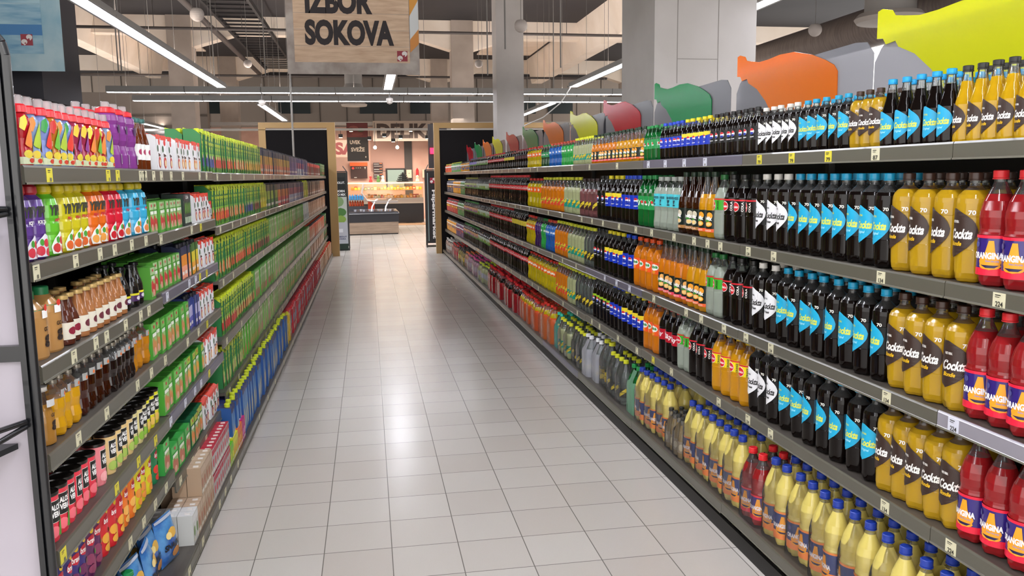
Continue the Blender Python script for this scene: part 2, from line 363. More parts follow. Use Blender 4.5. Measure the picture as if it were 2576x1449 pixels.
# ---------------- portal panels at the aisle end ----------------
GOLD=mat('#a08050',.4,metal=.25); BLKP=mat('#131012',.8,spec=.2)
def portal(name,lab,x0,x1,px0,px1,zt):
    t=thing(name,lab,'partition',(0,14.66,0),0)
    b=MB(); b.box(px0,px1,0,.16,0,zt,GOLD); obj('gold_post',b,t)
    xa,xb=(x0,px0) if x0<px0 else (px1,x1)
    b=MB(); b.box(xa,xb,0,.14,zt-.11,zt,GOLD); obj('gold_beam',b,t)
    b=MB(); b.box(xa,xb,.02,.12,0,zt-.15,BLKP); b.box(xa,xb,.0,.02,zt-.155,zt-.145,mat('#b8b4ae',.4)); obj('black_panel',b,t)
    return t
t=portal('gold_framed_partition','black partition in a gold frame, end of left rack',-1.34,.04,.04,.205,2.81)
b=MB(); b.box(-1.34,-1.20,0,.16,1.5,2.70,GOLD); obj('gold_post',b,t)
portal('gold_framed_partition','black partition in a gold frame, end of right rack',2.275,4.9,2.275,2.39,2.80)
# tall advertising stands behind the portal
def stand(x,y,w_,d_,h_,lab,side,front,artf=None):
    t=thing('poster_stand',lab,'display stand',(x,y,0)); fr=MB()
    for sx in (-1,1):
        for sy in (0,1): fr.tube((sx*w_/2,sy*d_,.0),(sx*w_/2,sy*d_,h_),.012,mat('#191717',.4),6)
    for z in (.02,h_): fr.path([(-w_/2,0,z),(w_/2,0,z),(w_/2,d_,z),(-w_/2,d_,z),(-w_/2,0,z)],.012,mat('#191717',.4),6)
    for sx in (-1,1): fr.tube((sx*w_/2,0,h_),(sx*w_*.3,d_*.4,h_+.12),.01,mat('#191717',.4),6)
    obj('wire_frame',fr,t); b=MB(); b.box(-w_/2+.015,w_/2-.015,.01,d_-.01,.10,h_-.02,front); obj('poster_panel',b,t)
    if artf: b=MB(); artf(b); obj('poster_print',b,t)
    return t
def absol(b):
    art(b,[('r',-.02,1.42,.36,.5,mat('#161916',.5)),('t','ABSOLUT.',.03,1.55,.26,.05,mat('#e4e6e4',.5),0,.03),('t','BORN',.06,1.36,.18,.055,mat('#e4e6e4',.5),0,.04),('t','TO MIX',.06,1.28,.22,.055,mat('#e4e6e4',.5),0,.04),('r',0,.92,.38,.62,mat('#b4bcb2',.5)),('e',.0,1.12,.12,.12,mat('#7f9c6a',.5)),('e',.04,.88,.13,.10,mat('#4a7a3a',.5)),('e',.04,.72,.12,.09,mat('#86a848',.5)),('r',0,.40,.38,.5,mat('#b8bcc4',.5)),('r',.03,.46,.10,.08,mat('#dfe2e6',.5)),('t','ABSOLUT',.06,.32,.2,.035,mat('#2a3060',.5),0,.04),('t','VODKA',.06,.27,.16,.035,mat('#2a3060',.5),0,.04),('r',0,.08,.38,.16,mat('#1f3328',.5))],flat(0),e=.004)
stand(.17,16.05,.42,.30,1.80,'vodka poster stand with limes, behind the left gold post',None,mat('#2a2c28',.5),absol)
def hyp(b):
    art(b,[('t','Hipermarket',.06,.78,.13,1.16,mat('#e8e4e0',.5),0,.04,1)]+emblem(.06,1.52,.13,'#a01c34')+[('r',-.10,.95,.02,1.6,mat('#8a9a98',.4))],flat(0),e=.004)
t=stand(2.36,16.3,.34,.30,1.82,'black stand reading Hipermarket, beside the right gold post',None,mat('#201c1d',.5))
b=MB(); b_=[('t','Hipermarket',.0,.76,.90,.11,mat('#e8e4e0',.5),0,.04)]
vs,fs=text_geo('Hipermarket',.04)
mm=MB(); mm.add([(-.005+y_*.105,-.003,.78-x_*1.15) for x_,y_ in vs],fs,mat('#e8e4e0',.5)); art(mm,emblem(-.01,1.57,.13,'#a01c34')+[('r',-.13,.95,.018,1.6,mat('#8a9a98',.4))],flat(0),e=.004); obj('poster_print',mm,t)
tag(obj('stand_top_sign',MB().box(2.3,2.75,16.75,16.8,1.86,2.9,mat('#3a3536',.6))),'dark grey pillar panel behind the black stand','panel')
tag(obj('led_sign',MB().box(2.34,2.5,16.70,16.74,2.20,2.34,mat('#e02040',.4,emit=2.5))),'small glowing red sign on the dark pillar','sign')
# ---------------- delicatessen beyond ----------------
PINK=noisy('deli_wall_tiles','#c79b8a','#dab3a2',(1,1,1),.9,.6)
struct('wall_deli',MB().box(-6.0,9.5,29.9,30.0,0,3.6,PINK))
struct('trim_9',MB().box(-9,10,29.0,29.2,3.62,3.74,mat('#a8a4a0',.5)))
struct('trim_10',MB().box(-9,10,24.9,25.0,3.2,3.27,mat('#b0aca6',.5)))
struct('trim_11',MB().box(2.3,2.6,29.85,29.9,0,3.5,mat('#4a4442',.7)))
struct('trim_12',MB().box(1.0,2.3,29.87,29.9,1.9,3.5,mat('#b58f82',.7)))
b=MB(); b.box(1.55,2.33,29.84,29.89,1.2,2.0,mat('#241f1e',.5)); obj_=tag(obj('window_7',b),kind='structure')
b=MB(); b.box(1.62,2.26,29.82,29.84,1.2,1.94,mat('#8fa39b',.3)); c_=obj('window_pane',b,obj_)
# big lettering bands
t=thing('wall_sign','wide pale sign band with large dark letters DELIKA','sign',(0,28.6,0))
obj('sign_board',MB().box(1.1,4.1,0,.04,3.0,3.75,mat('#94857a',.6)),t)
b=MB(); art(b,[('t','DELIKA',2.42,3.38,2.35,.55,mat('#35251f',.6),0,.05)],flat(0),e=.004); obj('sign_lettering',b,t)
t=thing('wall_sign','pale sign with large dark red letters MESA','sign',(.28,28.6,0))
obj('sign_board',MB().box(-1.5,.25,0,.04,2.42,3.05,mat('#94776a',.6)),t)
b=MB(); art(b,[('t','MESA',-.62,2.74,1.6,.46,mat('#5e1f20',.6),0,.05)],flat(0),e=.004); obj('sign_lettering',b,t)
t=thing('hanging_poster','dark hanging poster reading UVEK SVEZE below vegetables','poster',(.55,26.0,0))
obj('poster_panel',MB().box(-.36,.36,0,.03,2.22,3.52,mat('#37322f',.6)),t)
b=MB(); art(b,[('r',0,3.27,.70,.48,mat('#6a2a26',.6)),('e',-.12,3.34,.16,.08,mat('#8a4a40',.6)),('e',.12,3.28,.14,.07,mat('#3f5030',.6)),('e',.0,3.14,.2,.06,mat('#7a3a30',.6)),('t','UVEK',-.08,2.86,.36,.13,mat('#d8c8b4',.6),0,.03),('t','SVEŽE',0,2.63,.46,.17,mat('#d8c8b4',.6),0,.03),('e',.26,2.36,.02,.03,mat('#d8c8b4',.6))],flat(0),e=.004); obj('poster_print',b,t)
# menu boards
t=thing('menu_board','dark menu board under an orange header, on deli wall','menu board',(.52,29.75,0)); obj('board_panel',MB().box(-.32,.32,0,.05,1.62,2.10,mat('#3a211c',.5)),t); obj('header_strip',MB().box(-.34,.34,-.01,.05,2.10,2.24,mat('#e2642c',.5)),t)
b=MB(); art(b,[('e',-.22,2.02,.05,.05,mat('#d8403a',.5)),('t','T',.24,2.02,.06,.07,mat('#e8dcd0',.5),0,.06)]+[('r',-.10+.08*i,2.03,.04,.02,mat('#c8b8a8',.5)) for i in range(3)]+[('r',-.14,1.66,.10,.02,mat('#e8dcd0',.5))],flat(0),e=.004); obj('board_print',b,t)
for k,z in enumerate((2.04,1.83,1.62)):
    t=thing('menu_board','small dark price board with white lines, %s of three'%['top','middle','bottom'][k],'menu board',(1.26,29.75,z),0,'small price boards on the deli wall'); obj('board_panel',MB().box(-.18,.18,0,.04,0,.18,mat('#33262a',.5)),t)
    b=MB(); art(b,[('r',-.06,.13,.20,.018,mat('#d8ccc4',.5)),('r',.11,.15,.10,.03,mat('#e0703c',.5)),('r',-.05,.05,.22,.014,mat('#d8ccc4',.5)),('r',.11,.05,.10,.018,mat('#e8b090',.5))],flat(0),e=.004); obj('board_print',b,t)
tag(obj('fire_extinguisher',MB().lathe([(.045,0),(.055,.02),(.055,.30),(.03,.34),(.02,.38)],mat('#c02028',.4),12,cx=2.78,cy=29.7,z0=1.62)),'red extinguisher on the dark strip of deli wall','fire extinguisher')
for x,l in ((2.46,'left'),(3.08,'right')):
    b=MB(); b.box(x-.1,x+.1,29.74,29.84,1.62,1.94,mat('#e0c2a8',.5)); b.box(x-.02,x+.02,29.73,29.74,1.79,1.81,mat('#6a5a50',.5)); tag(obj('towel_dispenser',b),'pale wall dispenser, %s one of two'%l,'dispenser','wall dispensers')
# counters
STN=mat('#b8a898',.35,metal=.3); GLS=glassy('#fff4e4',.05,.03)
t=thing('deli_counter','long glazed deli counter with dark front panel','display counter',(0,26.7,0))
obj('counter_base',MB().box(-3,2.8,0,1.1,.04,.74,mat('#1f1b1b',.4)),t); obj('bumper_rail',MB().box(-3,2.8,-.03,0,.72,.78,STN),t); obj('counter_top',MB().box(-3,2.8,-.02,1.1,.78,.92,mat('#a8988a',.4,metal=.2)),t)
obj('display_shelf',MB().box(-3,2.8,.1,.6,1.19,1.205,mat('#e8e0d4',.4)),t); obj('roof_shelf',MB().box(-3,2.8,.0,.7,1.46,1.485,mat('#ead8c4',.3)),t); obj('front_glass',MB().box(-3,2.8,.02,.028,.92,1.46,GLS),t)
obj('case_light',MB().box(-3,2.8,.06,.10,1.44,1.455,mat('#ffd9a0',.5,emit=DELI)),t)
tag(obj('wood_plinth',MB().box(1.7,3.4,25.6,26.6,0,.02,mat('#b08a68',.6))),'pale wooden floor strip before the deli counter','floor strip')
cs=[('#e0a82a','cheese'),('#e8c83a','cheese'),('#c8842a','ham'),('#d8b890','pastry'),('#d06a5a','meat'),('#8a9a5a','salad'),('#e8dcc0','cheese'),('#b0623a','meat')]
gx=.3; kk_=0
FOOD={}
for i,(c,nn) in enumerate(cs):
    b=MB(); hh=.07+.02*(i%3); b.lathe([(.045,0),(.055,.02),(.052,hh*.7),(.035,hh),(.001,hh+.01)],mat(c,.5),10,ex=1,ey=.8); FOOD[i]=(b.mesh('deli_food'),nn,c)
CN={'#e0a82a':'amber','#e8c83a':'yellow','#c8842a':'brown','#d8b890':'pale','#d06a5a':'pink','#8a9a5a':'green','#e8dcc0':'white','#b0623a':'red'}
PKB={}
for c,h_ in (('#d8d4c8',.11),('#c84a3a',.13),('#e0a83a',.10),('#6a7ab0',.12),('#5a7a3a',.09),('#e8b84a',.15)):
    b=MB(); b.box(-.05,.05,-.03,.03,0,h_,mat(c,.4)); b.box(-.035,.035,-.032,-.03,h_*.3,h_*.7,mat('#efe6d8',.5)); PKB[c]=b.mesh('deli_package')
PN={'#d8d4c8':'white','#c84a3a':'red','#e0a83a':'amber','#6a7ab0':'blue','#5a7a3a':'green','#e8b84a':'golden'}
while gx<2.74:
    for z,yy in ((.921,.14),(.921,.3),(.921,.48),(1.206,.2),(1.206,.42)):
        where='deck' if z<1 else 'glass shelf'; dep_={.14:'front',.3:'middle',.48:'back',.2:'front',.42:'back'}[yy]
        if rng0.random()<.42:
            c=rng0.choice(list(PKB)) if gx<1.5 else rng0.choice(('#e0a83a','#e8b84a','#c84a3a','#d8d4c8'))
            tag(obj('deli_package',PKB[c],None,(gx,26.7+yy,z),rng0.uniform(-.2,.2)),'%s deli package, %s of the %s, glazed counter'%(PN[c],dep_,where),'package','%s deli packages, %s of the %s'%(PN[c],dep_,where))
        else:
            i=rng0.randrange(8) if gx<1.5 else rng0.choice((0,1,1,2,0,3)); me,nn,c=FOOD[i]
            tag(obj('deli_food',me,None,(gx,26.7+yy,z)),'%s piece of %s, %s of the %s, glazed counter'%(CN[c],nn,dep_,where),'food','%s %s pieces, %s of the %s'%(CN[c],nn,dep_,where))
    gx+=.115
for x,c,nn,l in ((.95,'#c83030','red_figurine','red and white figurine on the deli counter roof'),(1.22,'#4a7a3a','small_plant','small green plant on the deli counter roof'),(1.38,'#e8dcc8','pale_figurine','pale round figurine on the deli counter roof'),(2.62,'#e0ccb0','pale_figurine','pale bottle-shaped figurine at right on the counter roof')):
    b=MB(); b.lathe([(.05,0),(.07,.02),(.05,.10),(.03,.12),(.05,.16),(.045,.21),(.001,.24)],mat(c,.5),12); tag(obj(nn,b,None,(x,27.0,1.486)),l,'figurine')
t=thing('wine_display','black stacked bottle display on the deli counter roof','display',(2.1,27.0,1.486)); b=MB()
for k in range(5): b.box(-.20+.03*k,.20-.03*k,-.1,.1,k*.065,k*.065+.03,mat('#181616',.4))
b.box(-.03,.03,-.03,.03,0,.34,mat('#181616',.4)); obj('display_tiers',b,t)
for k in range(4):
    b=MB(); b.tube((-.24+.03*k,0,.035+.065*k),(.24-.03*k,0,.035+.065*k),.018,mat('#2a2a24',.3),8); obj('bottle_row',b,t)
# island chiller with wooden skirt
t=thing('island_chiller','curved island chiller with a wooden skirt and glass top','chiller',(0,21.3,0))
def arc(x0,x1,bow,z0,z1,m,n=10,inset=0,dep=2.2):
    b=MB(); pts=[]
    for i in range(n+1):
        u=i/n; pts.append((x0+(x1-x0)*u,-bow*math.sin(math.pi*(.5+u*.5))+inset))
    pts+=[(x1,dep),(x0,dep)]
    b.prism(pts,'z',z0,z1,m); return b
SK=noisy('skirt_wood','#8f7a68','#a8917c',(1,1,9),2.0,.5)
obj('kick_strip',arc(-1.2,1.68,.25,0,.03,mat('#1c1a1a',.5),inset=.03),t); obj('wood_skirt',arc(-1.2,1.70,.25,.03,.36,SK),t); obj('dark_band',arc(-1.2,1.71,.25,.36,.60,mat('#26252a',.4),inset=-.01),t); obj('chrome_rail',arc(-1.2,1.73,.25,.60,.63,mat('#c8ccd4',.2,metal=.8),inset=-.03),t); obj('inner_bin',arc(-1.2,1.70,.25,.63,.66,mat('#2c2c34',.4)),t)
for x,l in ((.92,''),(1.32,'')):
    b=MB(); b.path([(x,.1,.66),(x+.03,.3,.8),(x+.14,.6,.98),(x+.2,.75,1.0)],.022,mat('#e4e4ea',.3),8); obj('glass_bracket',b,t)
obj('top_glass',MB().box(-1.2,1.70,.7,2.0,.99,1.0,GLS),t); obj('canopy_arm',MB().path([(.72,.4,1.46),(.66,.4,1.2),(.80,.5,.98),(1.1,.6,.94)],.028,mat('#d8c8bc',.3),8),t)
obj('hood',MB().box(.95,1.72,.5,.95,.90,.96,mat('#a89c94',.4)),t)
CHB={}
for i,c in enumerate(('#d8521c','#2a8ac8','#c8ccd8','#8a8a94','#d8d8e0')):
    b=MB(); b.lathe([(.03,0),(.034,.01),(.034,.12),(.015,.15),(.015,.17)],mat(c,.4),8); CHB[i]=b.mesh('chilled_bottle')
for a in range(6):
    tag(obj('chilled_bottle',CHB[0],None,(.30+.075*a,22.3,.661+.14)),'orange bottle in a blue capped row on the island chiller','bottle','orange bottles on the island chiller')
    tag(obj('chilled_bottle',CHB[1],None,(.30+.075*a,22.3,.98)),'blue topped bottle above the orange ones, island chiller','bottle','blue topped bottles on the island chiller')
tag(obj('bottle_step',MB().box(.2,.85,22.2,22.42,.661,.80,mat('#4a4a50',.4))),'grey step holding bottles on island chiller','step')
tag(obj('bottle_step',MB().box(.2,.85,22.22,22.42,.973,.979,mat('#d8d8dc',.4))),'upper clear step holding bottles on island chiller','step')
b=MB().box(.83,1.03,22.1,22.3,.661,.93,mat('#d8481c',.5)); tag(obj('orange_carton',b),'bright orange carton beside the chilled bottles','carton')
for a in range(14):
    x=.45+.085*a; tag(obj('chilled_tub',MB().lathe([(.03,0),(.04,.05),(.04,.06)],mat(('#c8c8d4','#8a7a74','#d8d8dc')[a%3],.4),8),None,(x,21.6+.12*(a%3),.661)),'small %s tub in the island chiller'%(('silver','brown','white')[a%3]),'tub','%s tubs in the island chiller'%(('silver','brown','white')[a%3]))
# deli track lights
WARM=mat('#ffd9b0',.4,emit=DELI)
for i,(x,z) in enumerate(((.0,3.0),(.95,2.92),(1.45,3.02),(1.75,2.85),(2.0,2.96),(.35,3.2),(2.35,3.2),(2.9,2.95))):
    t=thing('track_spotlight','black track spotlight over the deli, %s from the left'%nm_[[0,2,3,4,5,1,6,7][i]],'spotlight',(x,25.5,z),0,'track spotlights over the deli')
    obj('lamp_head',MB().box(-.07,.07,-.06,.1,0,.11,mat('#1d1a1a',.5)),t); obj('lamp_face',MB().box(-.05,.05,-.04,.08,-.006,0,WARM),t); obj('lamp_stem',MB().tube((0,.02,.11),(0,.02,3.24-z if z<3.2 else .13),.008,mat('#1d1a1a',.5),5),t)
tag(obj('light_track',MB().box(-2,4,25.5,25.54,3.24,3.27,mat('#2a2424',.5))),'dark light track over the deli','track')
for i,x in enumerate((1.15,1.95)):
    t=thing('glowing_spotlight','bright glaring spotlight facing the aisle, %s of two'%('left','right')[i],'spotlight',(x,27.5,2.72),0,'glaring spotlights'); b=MB(); b.lathe([(.001,-.05),(.05,-.03),(.06,.02),(.04,.06),(.001,.08)],mat('#ffe9c8',.4,emit=22.),12); obj('lamp_bulb',b,t); obj('lamp_stem',MB().tube((0,0,.06),(0,0,.9),.01,mat('#1d1a1a',.5),5),t)
def area(name,loc,sx,sy,p,col=(1,.86,.72)):
    l=bpy.data.lights.new(name,'AREA'); l.shape='RECTANGLE'; l.size=sx; l.size_y=sy; l.energy=p; l.color=col
    o=bpy.data.objects.new(name,l); COL.objects.link(o); o.location=loc; return o
area('deli_fill_light',(1.2,27.2,3.35),5,2.0,200); area('deli_aisle_fill',(1.2,21.5,3.35),5,3.0,70,(1,.93,.85))  # area fills added to brighten the deli end, no fixture of their own
# wall goods behind left of the deli pass
t=thing('dark_wall_unit','grey wall unit behind lamps at far left','unit',(-9.5,27,0)); obj('unit_body',MB().box(0,5,0,.4,2.2,4.6,mat('#6f665f',.6)),t)
for k in range(3): obj('unit_shelf',MB().box(0,5,-.05,0,2.6+.6*k,2.66+.6*k,mat('#4a423c',.6)),t)
# ---------------- end display by the camera, left ----------------
BT=mat('#141518',.3,coat=.3); PW=noisy('display_panel','#a29ca6','#b0a9b0',(1,1,1),1.0,.5)
t=thing('end_display_stand','black tube display stand with white panels, cut by left frame edge','display stand',(0,-1.06,0))
b=MB(); b.path([(-1.0,0,2.035),(-.055,0,2.035),(-.03,0,2.025),(-.012,0,2.0),(-.006,0,1.97),(-.006,0,0)],.0115,BT,12); obj('tube_frame',b,t)
b=MB(); b.box(-.031,-.017,-.012,.03,0,1.98,BT); obj('inner_post',b,t)
for k,(z0,z1) in enumerate(((1.25,1.94),(.0,1.22))):
    obj('white_panel',MB().box(-1.0,-.032,.012,.02,z0,z1,PW),t)
obj('cross_bar',MB().box(-1.0,-.031,-.01,.03,1.215,1.255,BT),t)
for z in (1.60,1.06):
    b=MB(); b.path([(-1.0,-.36,z+.02),(-.13,-.36,z+.02),(-.03,-.02,z)],.0075,BT,8); b.path([(-1.0,-.36,z-.045),(-.12,-.34,z-.045),(-.03,-.02,z-.012)],.0075,BT,8); b.tube((-.13,-.36,z+.02),(-.12,-.34,z-.045),.007,BT,8); obj('wire_shelf_guard',b,t)
    b=MB(); b.prism([(-1.0,-.33),(-.16,-.33),(-.06,.0),(-1.0,.0)],'z',z-.075,z-.06,mat('#2a2c2e',.4)); obj('shelf_board',b,t)
# ---------------- coloured toppers on the right rack ----------------
GREYP=glassy('#aeaeb2',.40,.15,diff='#a9a9ad',ior=1.15)
def topcol(h): return glassy(h,.80,.15,diff=h,ior=1.15)
TC=[('yellow','#e6e82c'),('orange','#f28a30'),('green','#1a9c5a'),('red','#c42834')]
ys=[-.19,1.09,2.437,3.74,4.94,6.25,7.56,8.87,10.25,11.4,12.56,13.86]
for i,y in enumerate(ys):
    cn,hx=TC[i%4] if i<1 else [('orange','#f28a30'),('green','#1a9c5a'),('red','#c42834'),('yellow','#e6e82c')][(i-1)%4]
    t=thing('shelf_topper','%s bottle-shaped topper on the right rack, %s from the right'%(cn,ORD_[i] if i<12 else 'last'),'topper',(2.88,y,0),0,'bottle shaped toppers on the right rack')
    # neck at the far end, body falling toward the near end
    s=[(0,2.295),(-.03,2.30),(-.09,2.285),(-.11,2.262),(-.17,2.250),(-.26,2.235),(-.36,2.235),(-.48,2.242),(-.62,2.235),(-.78,2.20),(-.90,2.16),(-.97,2.13),(-1.0,2.10),(-1.01,1.73),(-.60,1.73),(-.52,1.83),(-.42,1.95),(-.34,2.03),(-.24,2.10),(-.14,2.14),(-.12,2.165),(-.06,2.16),(-.04,2.185),(0,2.19)]
    b=MB(); b.prism(s,'x',-.004,.0,topcol(hx)); obj('colour_plate',b,t)
    g=[(.02,1.73),(.02,2.10)]+[(-.02,2.15),(-.08,2.19),(-1.12,2.20),(-1.2,2.19),(-1.25,2.14),(-1.25,1.73)]
    b=MB(); b.prism(g,'x',.004,.008,GREYP); obj('grey_plate',b,t)
RB=[
(1,'gb',-1.49,-1.14,6),(1,'gk',-1.14,-0.80,5),(1,'cbs',-0.80,-0.62,3),(1,'cks',-0.62,-0.27,5),(1,'cfs',-0.27,0.07,5),(1,'pm',0.07,0.57,8),(1,'pt',0.57,0.94,5),(1,'pb',0.94,1.26,5),(1,'7s',1.26,1.56,4),(1,'rms',1.56,2.14,7),(1,'rps',2.14,2.75,7),(1,'bls',2.75,3.31,8),(1,'fgs',3.31,3.73,4),(1,'fbs',3.73,4.24,4),(1,'sps',4.24,4.57,3),(1,'fas',4.57,5.29,5),(1,'cds',5.29,6.09,6),(1,'cys',6.09,6.82,5),(1,'ccs',6.82,8.20,9),(1,'fts',8.20,9.45,8),(1,'fvs',9.45,10.36,6),(1,'jos',10.36,11.61,7),(1,'jgs',11.61,13.27,10),(1,'jrs',13.27,14.74,9),
(2,'or',-1.54,-1.26,3),(2,'cb',-1.26,-0.87,4),(2,'ck',-0.87,-0.21,8),(2,'cf',-0.21,0.07,3),(2,'sc',0.07,0.42,3),(2,'sl',0.42,0.52,1),(2,'rm',0.52,0.69,2),(2,'rz',0.69,0.98,3),(2,'ev',0.98,1.37,4),(2,'7u',1.37,1.67,3),(2,'pB',1.67,2.02,4),(2,'pT',2.02,2.39,3),(2,'pM',2.39,2.61,2),(2,'pk',2.61,3.12,4),(2,'bl',3.12,3.65,4),(2,'so',3.66,4.62,7),(2,'fa',4.62,5.31,4),(2,'cc',5.31,8.12,None),(2,'ft',8.12,9.45,None),(2,'fv',9.45,11.06,None),(2,'jg',11.06,11.68,None),(2,'jo',11.68,12.96,None),(2,'jb',12.96,14.29,None),
(3,'or',-1.58,-1.24,4),(3,'cb',-1.24,-0.88,4),(3,'ck',-0.88,-0.13,8),(3,'cf',-0.13,0.09,2),(3,'sc',0.09,0.41,3),(3,'sl',0.41,0.59,2),(3,'rm',0.59,0.84,3),(3,'rp',0.84,1.29,5),(3,'mi',1.29,1.75,4),(3,'pB',1.75,2.00,2),(3,'pT',2.00,2.39,4),(3,'pM',2.39,2.69,3),(3,'tn',2.70,2.98,3),(3,'bl',2.98,3.51,5),(3,'so',3.51,4.01,5),(3,'fB',4.01,4.41,4),(3,'fG',4.41,4.61,2),(3,'fP',4.61,4.91,3),(3,'fa',4.91,5.40,4),(3,'cy',5.40,6.28,None),(3,'cc',6.28,8.13,None),(3,'ft',8.13,9.36,None),(3,'fx',9.36,11.18,None),(3,'jg',11.18,12.30,None),(3,'jr',12.30,14.38,None),
(4,'or',-1.62,-1.25,4),(4,'cb',-1.25,-0.86,5),(4,'ck',-0.86,-0.17,7),(4,'cf',-0.17,0.11,3),(4,'sn',0.11,0.50,4),(4,'sc',0.50,0.80,3),(4,'sl',0.80,0.96,2),(4,'sk',0.96,1.27,3),(4,'mi',1.27,1.55,3),(4,'pT',1.55,1.99,4),(4,'pB',1.99,2.26,3),(4,'pL',2.26,2.72,5),(4,'tn',2.72,3.28,5),(4,'bl',3.28,3.54,3),(4,'so',3.54,3.97,5),(4,'fa',3.97,5.31,10),(4,'cc',5.31,8.09,None),(4,'ft',8.09,9.36,None),(4,'fx',9.36,11.37,None),(4,'jv',11.37,12.59,None),(4,'jo',12.59,14.47,None),
]
RPK=[('oyL',-1.49,-0.18),('or',-0.18,0.03),('oy',0.03,0.73),('gl',0.73,0.99),('oy',1.00,1.51),('7u',1.53,1.78),('tn',1.81,2.18),('tL',2.18,2.41),('tw',2.41,2.81),('tn',2.81,3.22),('bl',3.23,3.69),('te',3.69,3.88),('fL',3.88,4.39),('fa',4.41,5.55),('cc',5.58,6.71),('cc',6.80,8.04),('lw',8.12,9.02),('pw',9.06,10.34),('ow',10.40,10.87),('mx',10.93,11.97),('rx',12.04,13.10),('ox',13.18,14.78),]
RT=[(1,'y','79',-0.03),(1,'y','79',-0.30),(1,'y','79',-0.56),(1,'c','87',-0.84),(1,'w','',1.37),(1,'w','',1.09),(1,'w','',0.81),(1,'w','',0.54),(1,'c','',1.99),(1,'c','',2.68),(1,'c','',3.22),(2,'c','',2.61),(2,'c','',2.32),(2,'c','',1.94),(2,'c','',1.59),(2,'c','',1.30),(2,'c','',0.94),(2,'c','',0.66),(2,'c','',0.49),(2,'c','',0.34),(2,'c','134',0.05),(2,'c','134',-0.18),(2,'c','134',-0.90),(2,'c','224',-1.41),(2,'c','',2.91),(2,'c','',3.57),(2,'c','',4.12),(2,'c','',4.87),(3,'w','',2.27),(3,'w','',1.99),(3,'w','',1.71),(3,'c','',1.25),(3,'c','',0.75),(3,'c','',0.55),(3,'c','',3.96),(3,'c','',3.56),(3,'c','',3.09),(3,'c','144',0.28),(3,'c','134',0.05),(3,'c','134',-0.18),(3,'c','134',-0.96),(3,'w','224',-1.27),(4,'c','',2.61),(4,'c','',2.40),(4,'c','',1.95),(4,'c','',1.55),(4,'c','',0.95),(4,'c','',3.55),(4,'c','',3.05),(4,'y','',1.25),(4,'c','144',0.32),(4,'c','134',0.01),(4,'c','134',-0.20),(4,'c','134',-0.98),(4,'c','224',-1.29),]
LA=[(1,'kd',-0.88,-0.09,12),(1,'hg',-0.09,0.24,3),(1,'bd',0.24,0.42,3),(2,'yp',-0.93,-0.77,2),(2,'yg',-0.77,-0.65,1),(2,'yy',-0.65,-0.39,3),(2,'yo',-0.39,-0.20,2),(2,'yr',-0.20,-0.02,2),(2,'yb',-0.02,0.33,3),(3,'jj',-0.91,-0.69,2),(3,'jw',-0.69,-0.56,2),(3,'ja',-0.56,-0.05,7),(3,'bk',-0.05,0.23,3),(4,'gy',-0.92,-0.81,1),(4,'ye',-0.81,-0.62,3),(4,'dk',-0.62,-0.53,1),(4,'am',-0.53,-0.31,3),(4,'ck2',-0.31,-0.04,5),(4,'oj',-0.04,0.21,3),(5,'ar',-0.93,-0.53,6),(5,'ap',-0.53,-0.38,1),(5,'ab',-0.38,-0.11,4),(5,'al',-0.11,0.08,3),(5,'ay',0.08,0.29,3),(6,'bp',-0.92,-0.67,4),(6,'bb',-0.67,-0.52,2),(6,'br',-0.52,-0.29,3),(6,'bo',-0.29,-0.12,2),(6,'by',-0.12,0.11,3),(6,'bg',0.11,0.25,1),]
LB=[(1,'wa',0.47,0.96,4),(1,'wo',0.96,1.49,6),(2,'gm',0.34,0.92,9),(2,'dl',0.92,1.19,1),(2,'wc',1.19,1.74,6),(3,'gm',0.25,0.82,7),(3,'na',0.82,1.05,3),(3,'ny',1.05,1.27,3),(3,'wc',1.27,1.68,4),(4,'gq',0.21,0.72,6),(4,'gq',0.72,0.93,2),(4,'nb',0.93,1.18,4),(4,'wc',1.18,1.64,5),(5,'gq',0.33,0.82,5),(5,'gs',0.82,1.24,4),(5,'wo',1.24,1.64,5),(6,'gb2',0.24,0.80,4),(6,'ds',0.80,1.12,4),(6,'wr',1.12,1.57,5),]
LC=[(1,'hb',1.51,1.84,None),(1,'hr',1.84,2.35,None),(1,'ho',2.35,2.65,None),(1,'hw',2.65,3.15,None),(1,'hy',3.15,4.02,None),(1,'na1',4.08,6.01,None),(1,'nk1',6.01,6.70,None),(1,'nv1',6.70,7.68,None),(1,'nw1',7.68,8.81,None),(1,'nv1',8.81,9.59,None),(1,'kr1',9.59,12.95,None),(1,'gb1',12.95,14.55,None),(2,'ho',1.73,2.32,None),(2,'hw',2.32,2.97,None),(2,'hb',2.97,3.41,None),(2,'hp',3.41,3.87,None),(2,'hY',3.87,4.30,None),(2,'nG',4.30,5.25,None),(2,'nO',5.25,6.43,None),(2,'nM',6.43,8.61,None),(2,'hY',8.61,9.55,None),(2,'kb',9.55,12.70,None),(2,'be',12.70,14.45,None),(3,'hw',1.67,2.25,None),(3,'ho',2.25,3.41,None),(3,'hp',3.41,4.40,None),(3,'sg',4.43,5.28,None),(3,'so2',5.28,6.81,None),(3,'sr',6.81,8.48,None),(3,'sw',8.48,9.51,None),(3,'be',9.51,14.50,None),(4,'hr',1.82,2.32,None),(4,'hd',2.32,3.30,None),(4,'sr',3.30,4.69,None),(4,'sb',4.69,6.84,None),(4,'sg',6.84,9.46,None),(4,'bo2',9.46,13.58,None),(4,'gb1',13.58,14.89,None),(5,'hl',1.76,2.49,None),(5,'sG',2.49,3.41,None),(5,'sb',3.41,5.71,None),(5,'so2',5.71,9.61,None),(5,'be',9.61,13.33,None),(5,'gb1',13.33,14.98,None),]
LD=[('bc',1.47,4.74),('yc',4.74,5.14),('rc',5.14,10.44),('bx',10.44,15.59),]
